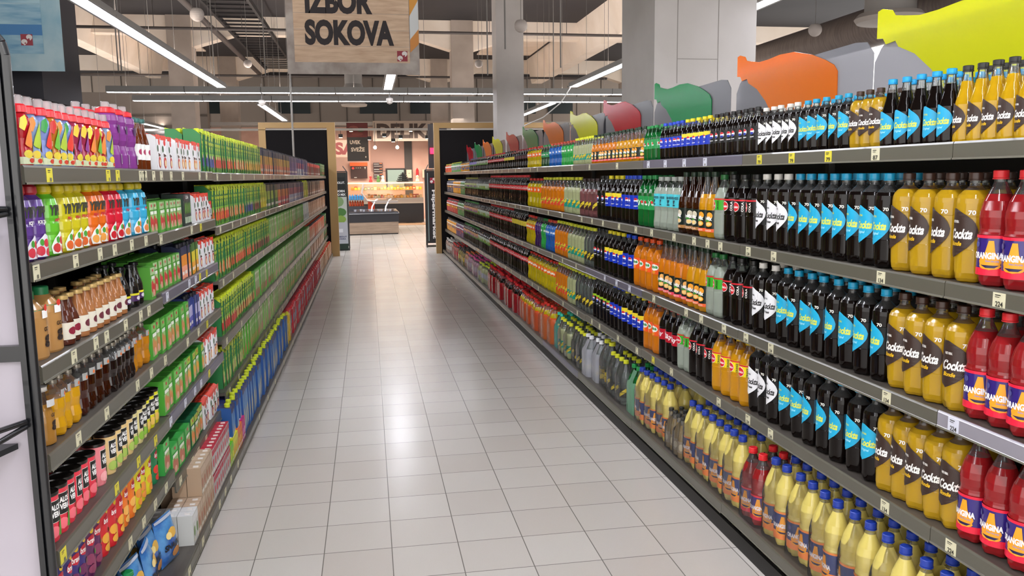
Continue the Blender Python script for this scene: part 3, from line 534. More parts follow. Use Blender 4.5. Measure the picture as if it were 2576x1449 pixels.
LT=[(1,'y','',-0.81),(1,'y','',-0.28),(1,'y','',-0.17),(1,'c','',0.13),(1,'c','',0.17),(1,'c','',0.20),(1,'c','',0.33),(1,'c','',0.46),(1,'c','',0.64),(1,'c','',0.88),(1,'c','',1.28),(1,'c','',1.47),(2,'c','',-0.96),(2,'c','',-0.66),(2,'c','',-0.43),(2,'c','',-0.27),(2,'c','',-0.06),(2,'c','',0.14),(2,'c','',0.38),(2,'c','',1.00),(2,'y','',1.23),(3,'c','',-0.74),(3,'c','',-0.54),(3,'c','',-0.43),(3,'c','',-0.21),(3,'c','',-0.01),(3,'c','',0.11),(3,'w','',0.42),(3,'w','',0.87),(3,'w','',1.02),(3,'y','',1.13),(3,'y','',1.31),(4,'c','',-0.76),(4,'c','',-0.49),(4,'c','',-0.12),(4,'c','',0.08),(4,'c','',0.31),(4,'c','',0.75),(4,'c','',1.01),(4,'y','',1.24),(5,'y','',-0.95),(5,'y','',-0.45),(5,'y','',-0.18),(5,'y','',0.07),(5,'w','',0.33),(5,'w','',0.62),(5,'w','',0.84),(5,'w','',0.99),(5,'y','',1.21),(6,'c','',-0.35),(6,'c','',-0.17),(6,'c','',0.00),(6,'c','',0.18),(6,'c','',0.43),(6,'c','',0.69),(6,'c','',0.83),(6,'c','',1.03),]
# ---------------- products ----------------
PET=glassy('#eef2f0',0.06,0.06); PETG=glassy('#d8efe0',0.08,0.06)
WHITE='#efeeea'
PROF={
 'straight':[(0,.62),(.012,.86),(.04,.97),(.09,1),(.30,1),(.305,.985),(.60,.985),(.605,1),(.72,1),(.765,.97),(.80,.88),(.83,.70),(.86,.46),(.875,.37),(.90,.34),(.93,.34)],
 'slope':[(0,.60),(.012,.84),(.04,.96),(.09,1),(.40,1),(.41,.985),(.58,.985),(.60,1),(.66,.96),(.73,.82),(.80,.60),(.86,.42),(.90,.34),(.93,.34)],
 'tall':[(0,.62),(.012,.86),(.05,.97),(.10,1),(.13,.985),(.44,.985),(.46,1),(.52,.97),(.60,.86),(.70,.64),(.80,.46),(.88,.37),(.93,.34)],
 'wavy':[(0,.62),(.015,.88),(.06,1),(.16,1),(.26,.92),(.34,.85),(.42,.90),(.50,.985),(.51,.985),(.70,.985),(.72,.98),(.78,.84),(.84,.58),(.88,.40),(.91,.36),(.93,.36)],
 'pear':[(0,.60),(.015,.86),(.05,.97),(.10,1),(.12,.975),(.44,.975),(.455,.99),(.475,.95),(.50,.93),(.54,.97),(.60,1),(.66,.96),(.74,.82),(.81,.60),(.86,.44),(.90,.35),(.93,.35)],
 'coke':[(0,.62),(.015,.86),(.06,.99),(.14,1),(.26,.93),(.36,.90),(.45,.97),(.50,.985),(.66,.985),(.68,1),(.74,.93),(.80,.72),(.86,.46),(.90,.36),(.93,.36)],
 'glass':[(0,.84),(.02,.98),(.05,1),(.40,1),(.50,.95),(.60,.80),(.70,.62),(.80,.48),(.88,.41),(.93,.39)],
}
def bottle(h,R,pr,liq,fill,capm,lab=None,arts=(),clear=None,seg=30,petal=True,caph=.065,capr=.42,fine=1,neckring=True):
    P=PROF[pr]; cl=clear or PET; body=MB()
    prof=[];mats=[]
    for i,(z,r) in enumerate(P):
        if prof and prof[-1][1]<fill*h<z*h:
            z0,r0=P[i-1]; t=(fill-z0)/(z-z0); prof.append(((r0+(r-r0)*t)*R,fill*h)); mats.append(liq)
        prof.append((r*R,z*h)); 
        if i: mats.append(liq if z<=fill+1e-6 else cl)
    body.lathe(prof,mats,seg,lobes=(.12*h if petal else 0))
    cap=MB(); cr=capr*R; cz=h*(1-caph)
    cap.lathe([(cr*.98,cz),(cr,cz+.1*h*caph),(cr,h*.994),(cr*.88,h)],capm,14)
    if neckring: cap.lathe([(cr*1.05,cz-.012*h),(cr*1.05,cz-.002*h)],capm,14)
    out=[('bottle_body',body),('cap',cap)]
    if lab:
        z0,z1,bm=lab; LR=R*1.004+.0004
        if pr in('wavy',): LR=R*.992
        l=MB()
        if bm is not None: l.lathe([(LR,z0*h),(LR,z1*h)],bm,seg,caps=False)
        art(l,[tuple(x) for x in arts],wrap(LR),fine=fine)
        out.append(('label',l))
    return out
# colours
BLK=liquid('#0e0806',0.0,.10,.10); AMB=liquid('#c9a01e',.3); RED=liquid('#9c1c20',.25); YEL=liquid('#f2e07c',.35); PALE=liquid('#b3b88a',.3); MILK=liquid('#a9b3a4',.3)
ORA=liquid('#e08212',.3); ORY=liquid('#dc9c10',.3); GRN=liquid('#0f6a2c',.3); BLU=liquid('#1b62b8',.3); GRE=liquid('#35b050',.3); PUR=liquid('#3c1a5c',.2); FAY=liquid('#d6bf10',.35)
PNK=glassy('#c88a86',.45,.08,diff='#b8787a'); WAT=glassy('#e2e9e6',.16,.05,diff='#c8d0cc'); BRN=liquid('#6a2c08',.2); AMG=glassy('#8a4a10',.45,.06,diff='#5a2806')
def drop(s,col,txt,tcol,sub=None,scol=None,h0=0.0):
    """pick-shaped emblem with script lettering"""
    pts=[(-.045,.050),(-.036,.062),(-.022,.062),(0,.051),(.020,.038),(.032,.023),(.038,.006),(.036,-.010),(.028,-.025),(.012,-.043),(-.008,-.058),(-.026,-.068),(-.038,-.066),(-.045,-.050)]
    pts=[(x*s,y*s+h0) for x,y in pts]
    a=[('p',pts,mat(col,.4))]
    a.append(('t',txt,-.005*s,-.004*s+h0,.064*s,.027*s,mat(tcol,.4),.25,.035))
    if sub: a.append(('t',sub,-.016*s,-.030*s+h0,.034*s,.012*s,mat(scol,.4),.25,.03))
    a.append(('t','FINEST HERBAL',-.020*s,.028*s+h0,.022*s,.007*s,mat(tcol,.5)))
    return a
def cockta(kind,h,R):
    s=R/.043; z=.46*h
    if kind=='o': liq,cap,dk,em,tx,sub,sc=BLK,'#1498c4','#0d1417','#18a5cf','#d9dc4a','Original','#9fe3f4'
    if kind=='f': liq,cap,dk,em,tx,sub,sc=BLK,'#dcd9d2','#0f1012','#e4e4e6','#121214','Free','#2a2a2c'
    if kind=='b': liq,cap,dk,em,tx,sub,sc=AMB,'#3b2318',None,'#33211a','#f2efe8','Blondie','#e2b41e'
    arts=drop(s,em,'Cockta',tx,sub,sc,z)
    arts.append(('t','70',.022*s,z+.052*s,.017*s,.012*s,mat('#e8e6dc',.5),0,.03))
    if kind=='b':
        arts=[('r',-.075*s,z+.01*s,.045*s,.105*s,mat('#9a7420',.4)),('r',.062*s,z+.035*s,.022*s,.026*s,mat(WHITE,.5))]+[('r',.054*s+i*.0042*s,z+.035*s,.0016*s,.02*s,mat('#222222',.5)) for i in range(5)]+arts
    else:
        arts=[('r',.062*s,z+.0,.03*s,.095*s,mat('#0d4a60' if kind=='o' else '#8d8d92',.4))]+arts
    return bottle(h,R,'straight',liq,.84 if kind=='b' else .80,mat(cap,.35),(.31,.60,mat(dk,.3,spec=.25) if dk else None),arts)
def orangina(h,R,liqm,cap,base,band,red=True,fine=1):
    s=R/.043; z=.28*h; o=mat('#f0a020',.4)
    arts=[('r',0,(.125 if red else .145)*h+.003,.27*s,.020 if red else .034,mat(band,.4)),('r',0,.435*h,.27*s,.008,mat(band,.4))]
    arts+=[('p',[(-.016*s,z-.030*s),(.030*s,z-.030*s),(.036*s,z-.014*s),(.020*s,z+.006*s),(.016*s,z+.036*s),(.004*s,z+.036*s),(-.004*s,z+.004*s),(-.020*s,z-.014*s)],o),
       ('e',.008*s,z-.028*s,.026*s,.010*s,o),('p',[(-.014*s,z-.026*s),(.0,z-.033*s),(.02*s,z-.033*s),(.03*s,z-.026*s),(.02*s,z-.030*s),(.0,z-.030*s)],mat('#1c1446',.4)),
       ('e',-.028*s,z+.026*s,.008*s,.008*s,mat('#4a4a86',.5)),
       ('t','ORANGINA',0,z-.002*s,.076*s,.017*s,mat('#f3f1f4',.4),0,.045),('t','Shake the pulp',.014*s,z-.016*s,.03*s,.006*s,mat('#8c90c8',.5)),
       ('r',.07*s,z-.01*s,.02*s,.03*s,mat(WHITE,.5))]
    return bottle(h,R,'pear',liqm,.80 if red else .88,mat(cap,.4),(.12,.44,mat(base,.3,coat=.3)),arts,fine=fine)
def soda(h,R,pr,liq,fill,cap,z0,z1,base,arts=(),clear=None,seg=24):
    return bottle(h,R,pr,liq,fill,mat(cap,.4),(z0,z1,mat(base,.32,spec=.35) if isinstance(base,str) else base),arts,clear=clear,seg=seg)
def pepsi(h,R,v):
    s=R/.043; z=.47*h; A=[]
    if v=='M': base='#0c0c0e'; cap='#101012'
    elif v=='L': base='#101012'; cap='#0e0f0e'; A=[('r',0,z+.030*s,.27*s,.016*s,mat('#9ac21c',.4))]
    elif v=='T': base='#1233b4'; cap='#e3d31c'; A=[('p',[(-.06*s,z+.045*s),(.06*s,z+.045*s),(.06*s,z+.026*s),(0,z+.012*s),(-.06*s,z+.026*s)],mat('#ead22a',.4)),('r',.1*s,z+.035*s,.07*s,.02*s,mat('#ead22a',.4)),('r',-.1*s,z+.035*s,.07*s,.02*s,mat('#ead22a',.4))]
    else: base='#1233b4'; cap='#1a46c8'
    A+=[('e',0,z+.006*s,.019*s,.019*s,mat('#f2f2f4',.4)),('p',[(-.017*s,z+.010*s),(-.010*s,z+.021*s),(0,z+.025*s),(.012*s,z+.020*s),(.017*s,z+.012*s),(.0,z+.010*s)],mat('#d21f2c',.4)),('p',[(-.017*s,z+.002*s),(.0,z+.003*s),(.017*s,z+.0*s),(.010*s,z-.010*s),(0,z-.013*s),(-.010*s,z-.009*s)],mat('#16309c',.4)),('t','pepsi',0,z-.026*s,.034*s,.010*s,mat('#f2f2f4',.4))]
    return soda(h,R,'slope' if h>.25 else 'slope',BLK,.80,cap,.32,.60,base,A)
def remix(h,R,v):
    s=R/.043; z=.26*h; liq,em,bd=dict(m=(ORY,'#f0a02c','#f0622a'),p=(ORA,'#f0b060','#ee4460'),z=(AMG,'#cfc7ae','#a8743a'))[v]
    A=[('r',0,.115*h,.27*s,.05*h,mat(bd,.4)),('e',.012*s,z+.026*s,.018*s,.018*s,mat(em,.4)),('e',.006*s,z-.016*s,.022*s,.014*s,mat(em,.4)),('e',.006*s,z-.016*s,.016*s,.009*s,mat('#f6cf84',.4)),
       ('t','ReMix',0,z+.012*s,.056*s,.022*s,mat('#f6f4ee',.4),.1,.05),('e',-.004*s,z+.0,.018*s,.006*s,mat('#3c8a30',.4)),('t','NARANDZA' if v=='m' else ('BRESKVA' if v=='p' else 'ZOVA'),0,.115*h,.05*s,.009*s,mat('#f6d9c0',.4))]
    return soda(h,R,'tall',liq,.66 if v!='z' else .6,'#14301c',.14,.42,'#13201a',A,clear=PET if v!='z' else glassy('#6a3a14',.25,.06,diff='#5a2a08'))
def sinalco(h,R,v):
    s=R/.043; z=.53*h; liq,base,cap,t=dict(c=(BLK,'#130e0d','#151515','COLA'),l=(MILK,'#3fae2c','#1c6a30','LEMONADE'),o=(ORY,'#f0d816','#e8c818','ORANGE'))[v]
    A=[('r',0,.625*h,.27*s,.007,mat('#d02230',.4)),('e',-.012*s,z,.022*s,.022*s,mat('#f2efe8',.4)),('e',-.012*s,z,.020*s,.020*s,mat('#d8202c',.4)),('t','Sinalco',-.012*s,z,.034*s,.011*s,mat('#f6f4f0',.4),.2,.03),
       ('t',t,.024*s,z,.010*s,.034*s,mat('#f4f0e8' if v=='c' else '#20301a',.4),0,.03,1)]
    A[-1]=('t',t,.024*s,z,.010*s,.040*s,A[-1][6],0,.03,1)
    return soda(h,R,'slope',liq,.80,cap,.46,.64,base,A)
def citrus(h,R,liq,lab,cap='#cfd22a',pr='slope',txt='Schweppes'):
    s=R/.043; z=.28*h; A=[('p',[(-.04*s,z-.02*s),(.03*s,z+.032*s),(.04*s,z+.032*s),(.04*s,z+.012*s),(-.02*s,z-.030*s),(-.04*s,z-.030*s)],mat('#d8bf2a',.4)),('t',txt,0,z+.004*s,.05*s,.012*s,mat('#1c2a1c',.4),.5,.02)]
    for q in (-1,1): A.append(('p',[(q*.095*s-.02*s,z-.02*s),(q*.095*s+.015*s,z+.03*s),(q*.095*s+.03*s,z+.03*s),(q*.095*s,z-.03*s)],mat('#d8bf2a',.4)))
    return soda(h,R,pr,liq,.72,cap,.18,.38,lab,A)
def fanta(h,R,liq,base='#ee6418',txt='Fanta',cap='#c82a1c',tc='#f4f2ee',sm=1):
    s=R/.043; z=.62*h; A=[('e',0,z,.03*s,.022*s,mat('#f58a20' if base=='#ee6418' else base,.4)),('t',txt,0,z,.060*s,.024*s,mat(tc,.4),.15,.05),('t',txt,.14*s,z,.050*s,.020*s,mat(tc,.4),.15,.05),('t',txt,-.14*s,z,.050*s,.020*s,mat(tc,.4),.15,.05)]
    return soda(h,R,'wavy',liq,.82,cap,.52,.70,base,A)
def cola(h,R,base='#c8141e',txt='Coca-Cola',tc='#f4dede',cap='#c8141e',liq=None,z=(.50,.66)):
    s=R/.043; zz=(z[0]+z[1])/2*h
    A=[('t',txt,k*.125*s,zz,.09*s,.026*s,mat(tc,.4),.2,.02) for k in (-1,0,1)] if txt else []
    return soda(h,R,'coke',liq or BLK,.82,cap,z[0],z[1],base,A,seg=16)
def tea(h,R,top,bot,cap,liq=None):
    s=R/.043; A=[('e',(-.1+.05*k)*s,.54*h,.014*s,.020*s,mat(bot,.4)) for k in range(5)]+[('r',0,.46*h,.26*s,.018,mat('#5c8a3a',.4))]
    return soda(h,R,'coke',liq or BLK,.8,cap,.44,.70,top,A,seg=14)
def canny(h,R,c1,c2,cap):
    A=[('e',(-.06+.03*k)*R/.033,(.3+.08*(k%3))*h,.012,.02,mat(c2,.4)) for k in range(5)]+[('r',0,.62*h,.2*R/.033,.02,mat(WHITE,.4))]
    return soda(h,R,'straight',mat(c1,.3),.82,cap,.30,.72,c1,A,seg=12)
# --- paper cartons ---
def carton(wd,dp,h,side,arts,cap=None,slant=0.0,topc=None,base=None,capx=0.0,capr=.0135,caph=.018,gable=False):
    b=MB(); S=mat(side,.45); T=mat(topc or side,.45); y0=-dp/2
    ht=h-slant
    b.prism([(y0,0),(dp/2,0),(dp/2,h),(y0+dp*.42,h),(y0,ht)],'x',-wd/2,wd/2,S)
    # top skin
    b.add([(-wd/2,y0-.0006,ht),(wd/2,y0-.0006,ht),(wd/2,y0+dp*.42,h+.0008),(-wd/2,y0+dp*.42,h+.0008),(wd/2,dp/2,h+.0008),(-wd/2,dp/2,h+.0008)],[(0,1,2,3),(3,2,4,5)],T)
    b.box(-wd/2,wd/2,dp/2-.006,dp/2,h,h+.006,T)
    art(b,arts,flat(y0),fine=0)
    out=[('carton_body',b)]
    if cap:
        c=MB(); cz=ht+slant*.55; 
        c.lathe([(capr,cz-.004),(capr,cz+caph*.85),(capr*.85,cz+caph)],mat(cap,.4),12,cx=capx,cy=y0+dp*.26)
        out.append(('screw_cap',c))
    return out
YG='#c9d82a'
def happy(fr,h=.235,wd=.072,lower='#86bc38',upper='#2c7e44',fr2=None):
    f=mat(fr,.4); f2=mat(fr2 or fr,.4)
    dk=mat('#0f3a1e',.45)  # dark edge strips paint the shaded gap between neighbouring cartons
    A=[('r',0,h*.24,wd,h*.46,mat(lower,.4)),('r',0,h*.66,wd,h*.38,mat(upper,.4)),('r',-wd*.44,h*.5,wd*.14,h*.96,dk),('r',wd*.46,h*.5,wd*.08,h*.96,dk),
       ('p',[(-.010,h*.78),(.012,h*.76),(.022,h*.82),(.026,h*.90),(.022,h*.975),(-.002,h*.975),(.002,h*.88),(-.006,h*.84)],mat(YG,.4)),('e',-.008,h*.56,.012,.020,mat('#8fc03a',.4)),('t','happy',0,h*.70,wd*.84,.028,mat(YG,.4),0,.025),('t','day',-.006,h*.60,wd*.5,.020,mat(YG,.4),0,.02),
       ('e',-.012,h*.24,.022,.032,f),('e',.014,h*.18,.020,.028,f2),('e',.010,h*.33,.018,.024,f2),('e',-.010,h*.38,.012,.012,mat('#d8dc8a',.4)),('e',-.004,h*.09,.022,.014,mat('#3a8a28',.4))]
    return carton(wd,.09,h,upper,A,YG,.030,YG)
def nectar(top,mid,bot,h=.225,wd=.068,ft='#e8e8ee'):
    A=[('r',-wd*.45,h*.5,wd*.1,h,mat('#1a1614',.5)),('r',wd*.05,h*.84,wd*.9,h*.26,mat(top,.4)),('r',wd*.05,h*.55,wd*.86,h*.34,mat(mid,.4)),('r',wd*.05,h*.20,wd*.86,h*.38,mat(bot,.4)),('e',0,h*.58,wd*.30,h*.12,mat(ft if ft!='#e8e8ee' else mid,.4)),('r',0,h*.18,wd*.6,h*.1,mat('#f0e6dc',.4))]  # near-black edge strip: shade of the gap put into the print
    return carton(wd,.085,h,top,A,'#2a2a34',.018,top)
def slim(c1,c2,c3,h=.235,wd=.060,side='#7fae52'):
    A=[('r',-wd*.47,h/2,wd*.06,h*.98,mat('#24421c',.5)),('r',-wd*.24,h/2,wd*.34,h*.96,mat(c1,.4)),('r',wd*.16,h*.62,wd*.30,h*.64,mat(c2,.4)),('e',wd*.12,h*.24,wd*.3,h*.14,mat(c3,.4)),('r',0,h*.9,wd*.7,h*.06,mat('#dfe6c8',.4)),('e',-.006,h*.68,wd*.2,h*.06,mat('#e8efd2',.4))]  # first strip is painted gap shade along one edge
    return carton(wd,.09,h,side,A,None,.0,side)
def white_nectar(fr,h=.155,wd=.085,dp=.05):
    A=[('r',0,h*.44,wd,h*.86,mat('#e8e8ea',.4)),('r',0,h*.94,wd,h*.13,mat('#e23c26',.4)),('e',.018,h*.80,.017,.014,mat('#d63030',.4)),('e',-.014,h*.62,.014,.016,mat('#2e5a38',.4)),('p',[(-.01,h*.5),(.03,h*.46),(.034,h*.42),(-.004,h*.40)],mat('#4a2a20',.4)),('e',.012,h*.24,.022,.026,mat(fr,.4)),('e',.014,h*.22,.013,.016,mat('#f0e2b0',.4))]
    return carton(wd,dp,h,'#e6e6e8',A,None,.012,'#e23c26')
def brick(wd,dp,h,side,band,fr,topc=None,n=1):
    A=[('r',0,h*.86,wd*.96,h*.22,mat(band,.4)),('r',0,h*.34,wd*.9,h*.52,mat('#9ac074',.4)),('e',-wd*.16,h*.38,wd*.24,h*.2,mat(fr,.4)),('e',wd*.2,h*.3,wd*.22,h*.2,mat(fr,.4)),('e',0,h*.2,wd*.2,h*.12,mat('#e0a890',.4)),('r',0,h*.66,wd*.74,h*.10,mat('#e4ecd8',.4)),('e',0,h*.88,wd*.12,h*.05,mat('#c8404a',.4)),('r',wd*.47,h*.5,wd*.06,h,mat('#2f6a24',.4))]  # last strip darkens one edge as painted gap shade
    return carton(wd,dp,h,side,A,None,0,topc or side)
def big_blue():
    h=.30; wd=.072; A=[('p',[(-.03,.02),(.012,.02),(.03,.2),(.0,.27),(-.03,.27)],mat('#4a86c0',.4)),('e',.012,.10,.014,.07,mat('#d8c690',.4)),('r',0,.278,wd,.03,mat('#28285c',.4)),('t','ice',0,.2,.04,.03,mat('#e8eef6',.4))]
    A=A[:3]
    return carton(wd,.105,h,'#27569a',A,YG,.006,'#2a2a5e',capr=.016,caph=.022)
def cup(h,R,c1,darkbox,fr,txt,tc='#f2f2ee',lid='#17130f'):
    b=MB(); b.lathe([(R*.80,0),(R*.86,.004),(R*.9,h*.2),(R,h*.9),(R,h*.94)],mat(c1,.35,coat=.2),20)
    l=MB(); l.lathe([(R*1.04,h*.93),(R*1.06,h*.95),(R*1.06,h),(R*.96,h),(R*.92,h*.975),(0.001,h*.975)],mat(lid,.3,coat=.3),20)
    a=MB(); mp=wrap(R*.985+.0012)
    if darkbox:
        A=[('r',-.002,h*.62,.044,h*.44,mat('#e8e4da',.4)),('r',-.002,h*.62,.042,h*.42,mat('#181a16',.4)),('t','ALOE',-.002,h*.70,.034,.017,mat(tc,.4),0,.05),('t','VERA',-.002,h*.56,.034,.017,mat(tc,.4),0,.05),('e',-.012,h*.22,.018,h*.12,mat(fr,.4)),('p',[(.0,h*.12),(.018,h*.10),(.024,h*.44),(.016,h*.3),(.008,h*.42),(.004,h*.28)],mat('#4e8c2c',.4))]
    else:
        A=[('e',0,h*.66,.022,h*.10,mat('#c41c34',.4)),('t','bravo',0,h*.66,.038,.018,mat('#f4f0ea',.4),.1,.03),('e',0,h*.83,.010,h*.05,mat('#e8c020',.4)),('e',-.012,h*.34,.018,h*.10,mat(fr,.4)),('e',.014,h*.26,.018,h*.10,mat(fr,.4)),('e',-.004,h*.16,.018,h*.08,mat(fr,.4)),('e',.014,h*.44,.010,h*.05,mat('#3f8a34',.4))]
    # label band
    a.lathe([(R*.93,h*.08),(R*.988,h*.90)],mat(c1,.35,coat=.2),20,caps=False)
    def cm(u,v,e): 
        rr=R*(.93+(.988-.93)*(v/h-.08)/.82)+e+.0004; t=u/R; return (rr*math.sin(t),-rr*math.cos(t),v)
    art(a,A,cm)
    return [('cup_body',b),('lid',l),('label',a)]
def yippy(c1,c2='#e8efe8',capc='#d0b818',fr='#e0603a'):
    h=.235;R=.036; b=MB(); P=[(0,.80),(.02,.95),(.06,1),(.20,1),(.26,.93),(.30,1),(.40,1),(.43,.95),(.47,1),(.62,1),(.70,.88),(.74,.62),(.76,.5)]
    m=mat(c1,.2,coat=.5); b.lathe([(r*R,z*h) for z,r in P],m,20)
    c=MB(); c.lathe([(R*.5,h*.75),(R*.62,h*.78),(R*.60,h*.85),(R*.40,h*.88),(R*.40,h*.90),(R*.5,h*.92)],mat(capc,.35),16); c.lathe([(R*.36,h*.92),(R*.38,h*.99),(R*.30,h)],glassy('#d8d8c8',.5,.1),12)
    a=MB(); s=1
    A=[('t','YIPPY',0,h*.56,.062,.030,mat('#3a3c34',.35),.12,.05),('t',{'#5a3a86':'ICE TEA','#62b82c':'APPLE'}.get(c1,'PEACH'),0,h*.44,.036,.009,mat('#f0eee8' if c1=='#5a3a86' else '#c02c3c',.4),0,.04),('p',[(-.03,h*.03),(.03,h*.03),(.036,h*.14),(.022,h*.26),(.0,h*.30),(-.022,h*.22),(-.034,h*.12)],mat(c2,.4)),('e',-.016,h*.10,.013,.014,mat(fr,.4)),('e',.014,h*.08,.015,.013,mat(fr,.4)),('e',.004,h*.19,.011,.012,mat(fr,.4)),('e',.020,h*.17,.006,.010,mat('#4a9a3a',.4)),('e',-.012,h*.20,.006,.010,mat('#4a9a3a',.4))]
    art(a,A,wrap(R+.0012)); return [('bottle_body',b),('sports_cap',c),('label',a)]
def kid(c1,c2,c3,h=.192,R=.026):
    b=MB(); P=[(0,.9),(.03,1),(.20,1),(.32,.86),(.40,.78),(.48,.9),(.58,1),(.68,.94),(.75,.62),(.78,.55)]
    b.lathe([(r*R,z*h) for z,r in P],liquid(c1,.2),18)
    c=MB(); c.lathe([(R*.80,h*.755),(R*.84,h*.76),(R*.78,h*.85),(R*.60,h*.875)],mat('#d8202c',.3,coat=.3),16)
    t=MB(); t.lathe([(R*.52,h*.875),(R*.50,h*.985),(R*.42,h)],glassy('#f0dcdc',.35,.12),14)
    a=MB(); A=[('p',[(-.020,h*.30),(.0,h*.26),(.016,h*.40),(.022,h*.56),(.010,h*.66),(-.004,h*.54),(-.014,h*.42)],mat(c2,.3)),('p',[(-.030,h*.54),(-.018,h*.50),(-.008,h*.62),(-.014,h*.72),(-.026,h*.68)],mat(c3,.3)),('p',[(.020,h*.20),(.030,h*.24),(.032,h*.40),(.024,h*.46),(.016,h*.34)],mat(c3,.3)),('r',0,h*.09,.10,h*.10,mat('#c8cfa8',.3)),('e',-.012,h*.18,.012,h*.06,mat('#d8c23c',.3)),('e',.014,h*.13,.010,h*.05,mat(c2,.3)),('e',-.004,h*.09,.008,h*.035,mat('#c8402c',.3)),('e',.026,h*.08,.007,h*.03,mat('#4a8a3a',.3))]
    art(a,A,wrap(R+.0012)); return [('bottle_body',b),('cap',c),('spout_cover',t),('label',a)]
def hour():
    h=.245;R=.042; b=MB(); P=[(0,.92),(.03,1),(.22,1),(.30,.90),(.36,.86),(.44,1),(.54,1.04),(.62,.94),(.66,.90),(.72,.98),(.80,.94),(.84,.66)]
    b.lathe([(r*R,z*h) for z,r in P],liquid('#9a4aa0',.3),22); c=MB(); c.lathe([(R*.80,h*.83),(R*.82,h*.84),(R*.76,h*.90),(R*.5,h*.92)],mat('#d8202c',.3,coat=.3),16)
    t=MB(); t.lathe([(R*.36,h*.92),(R*.35,h*.99),(R*.3,h)],glassy('#f0dcdc',.35,.12),14)
    a=MB(); art(a,[('r',.004,h*.60,.026,.030,mat('#42204e',.4)),('r',.014,h*.16,.022,.036,mat('#d8d4dc',.4))]+[('r',.006+.004*i,h*.16,.0016,.03,mat('#333333',.4)) for i in range(5)],wrap(R*1.05))
    return [('bottle_body',b),('cap',c),('spout_cover',t),('label',a)]
def jar(h,R,liqm,cap,lab,band,txt,z=(.12,.46),pr='glass',tc='#6a1c2a',capr=.5,fill=.9):
    return bottle(h,R,pr,liqm,fill,mat(cap,.35,metal=.3),(z[0],z[1],mat(lab,.5)),[('p',[(-.026,h*(z[0]+z[1])/2-.012),(.026,h*(z[0]+z[1])/2-.012),(.030,h*(z[0]+z[1])/2),(.026,h*(z[0]+z[1])/2+.012),(-.026,h*(z[0]+z[1])/2+.012),(-.030,h*(z[0]+z[1])/2)],mat(band,.5)),('t',txt,0,h*(z[0]+z[1])/2,.036,.010,mat('#efe6da',.5))] if txt else [('e',0,h*(z[0]+z[1])/2,.016,.012,mat(band,.5))],petal=False,capr=capr,caph=.07,clear=glassy('#f0f0e8',.08,.05))
P={}
def reg(k,f,name,cat,desc,pitch,dep,group=None): P[k]=dict(f=f,name=name,cat=cat,desc=desc,pitch=pitch,dep=dep)
B5=dict(h=.31,R=.043); 
reg('ck',lambda:cockta('o',.31,.042),'cola_bottle','bottle','black herbal cola bottle, blue drop label',.087,.09)
reg('cf',lambda:cockta('f',.31,.042),'cola_bottle','bottle','black herbal cola bottle, white drop label',.087,.09)
reg('cb',lambda:cockta('b',.31,.046),'amber_soda_bottle','bottle','golden soda bottle, brown drop label',.096,.10)
reg('cks',lambda:cockta('o',.195,.031),'small_cola_bottle','bottle','small black cola bottle, blue drop label',.068,.07)
reg('cfs',lambda:cockta('f',.195,.031),'small_cola_bottle','bottle','small black cola bottle, white drop label',.068,.07)
reg('cbs',lambda:cockta('b',.195,.031),'small_amber_soda_bottle','bottle','small golden plastic bottle, brown cap',.068,.07)
def gk(o):
    h=.215;R=.031;s=.72; a=drop(s,'#18a0cc','Cockta','#d9dc4a','Original','#9fe3f4',.32*h) if o else drop(s,'#33211a','Cockta','#f2efe8','Blondie','#e2b41e',.32*h)
    return bottle(h,R,'glass',BLK if o else liquid('#d4a818',.3,.06),.80,mat('#1498d4' if o else '#22211f',.35,metal=.2),(.1,.5,None),a,petal=False,capr=.46,clear=glassy('#f2f6f2',.05,.03))
reg('gk',lambda:gk(1),'glass_cola_bottle','bottle','glass cola bottle, blue screw cap',.068,.07)
reg('gb',lambda:gk(0),'glass_amber_soda_bottle','bottle','glass bottle of golden soda, black cap',.068,.07)
reg('or',lambda:orangina(.315,.046,RED,'#d8222a','#2c1a72','#e41c3c'),'red_citrus_soda_bottle','bottle','red citrus bottle, purple label',.094,.10)
reg('oyL',lambda:orangina(.335,.045,YEL,'#1f3a9c','#1d2f6c','#f08a3a',red=False),'citrus_multipack','bottle pack','shrink wrapped yellow citrus bottles, blue caps',.092,.10)
P['oy']=dict(P['oyL'])
for v,n,d in (('M','pm','cola bottle, black label, round emblem'),('T','pt','cola bottle, blue and yellow label'),('B','pb','cola bottle, blue label, blue cap'),('L','pl','black cola bottle, lime stripe label')):
    reg('p'+v,(lambda v=v:pepsi(.31,.044,v)),'blue_label_cola_bottle' if v in 'TB' else 'black_label_cola_bottle','bottle',d,.09,.095)
    reg(n,(lambda v=v:pepsi(.205,.031,v)),'small_blue_label_cola_bottle' if v in 'TB' else 'small_black_label_cola_bottle','bottle','small '+d,.066,.068)
def sev(h,R):
    s=R/.043; z=.47*h; return soda(h,R,'slope',GRN,.80,'#1c8a44',.34,.60,'#22924a',[('t','7',-.004*s,z,.030*s,.036*s,mat('#f4f6f2',.4),.1,.06),('e',.014*s,z+.004*s,.008*s,.008*s,mat('#d8242c',.4)),('t','up',.020*s,z-.010*s,.018*s,.012*s,mat('#f4f6f2',.4),0,.03)],clear=glassy('#2a9a50',.3,.06,diff='#1a7a3a'))
reg('7u',lambda:sev(.31,.044),'green_lemonade_bottle','bottle','green lemon soda bottle, green label',.09,.095)
reg('7s',lambda:sev(.205,.031),'small_green_lemonade_bottle','bottle','small green lemon soda bottle',.068,.07)
reg('rm',lambda:remix(.325,.042,'m'),'orange_juice_bottle','bottle','orange drink bottle, dark label',.088,.09)
reg('rp',lambda:remix(.325,.042,'p'),'orange_juice_bottle','bottle','peach drink bottle, dark label, pink band',.088,.09)
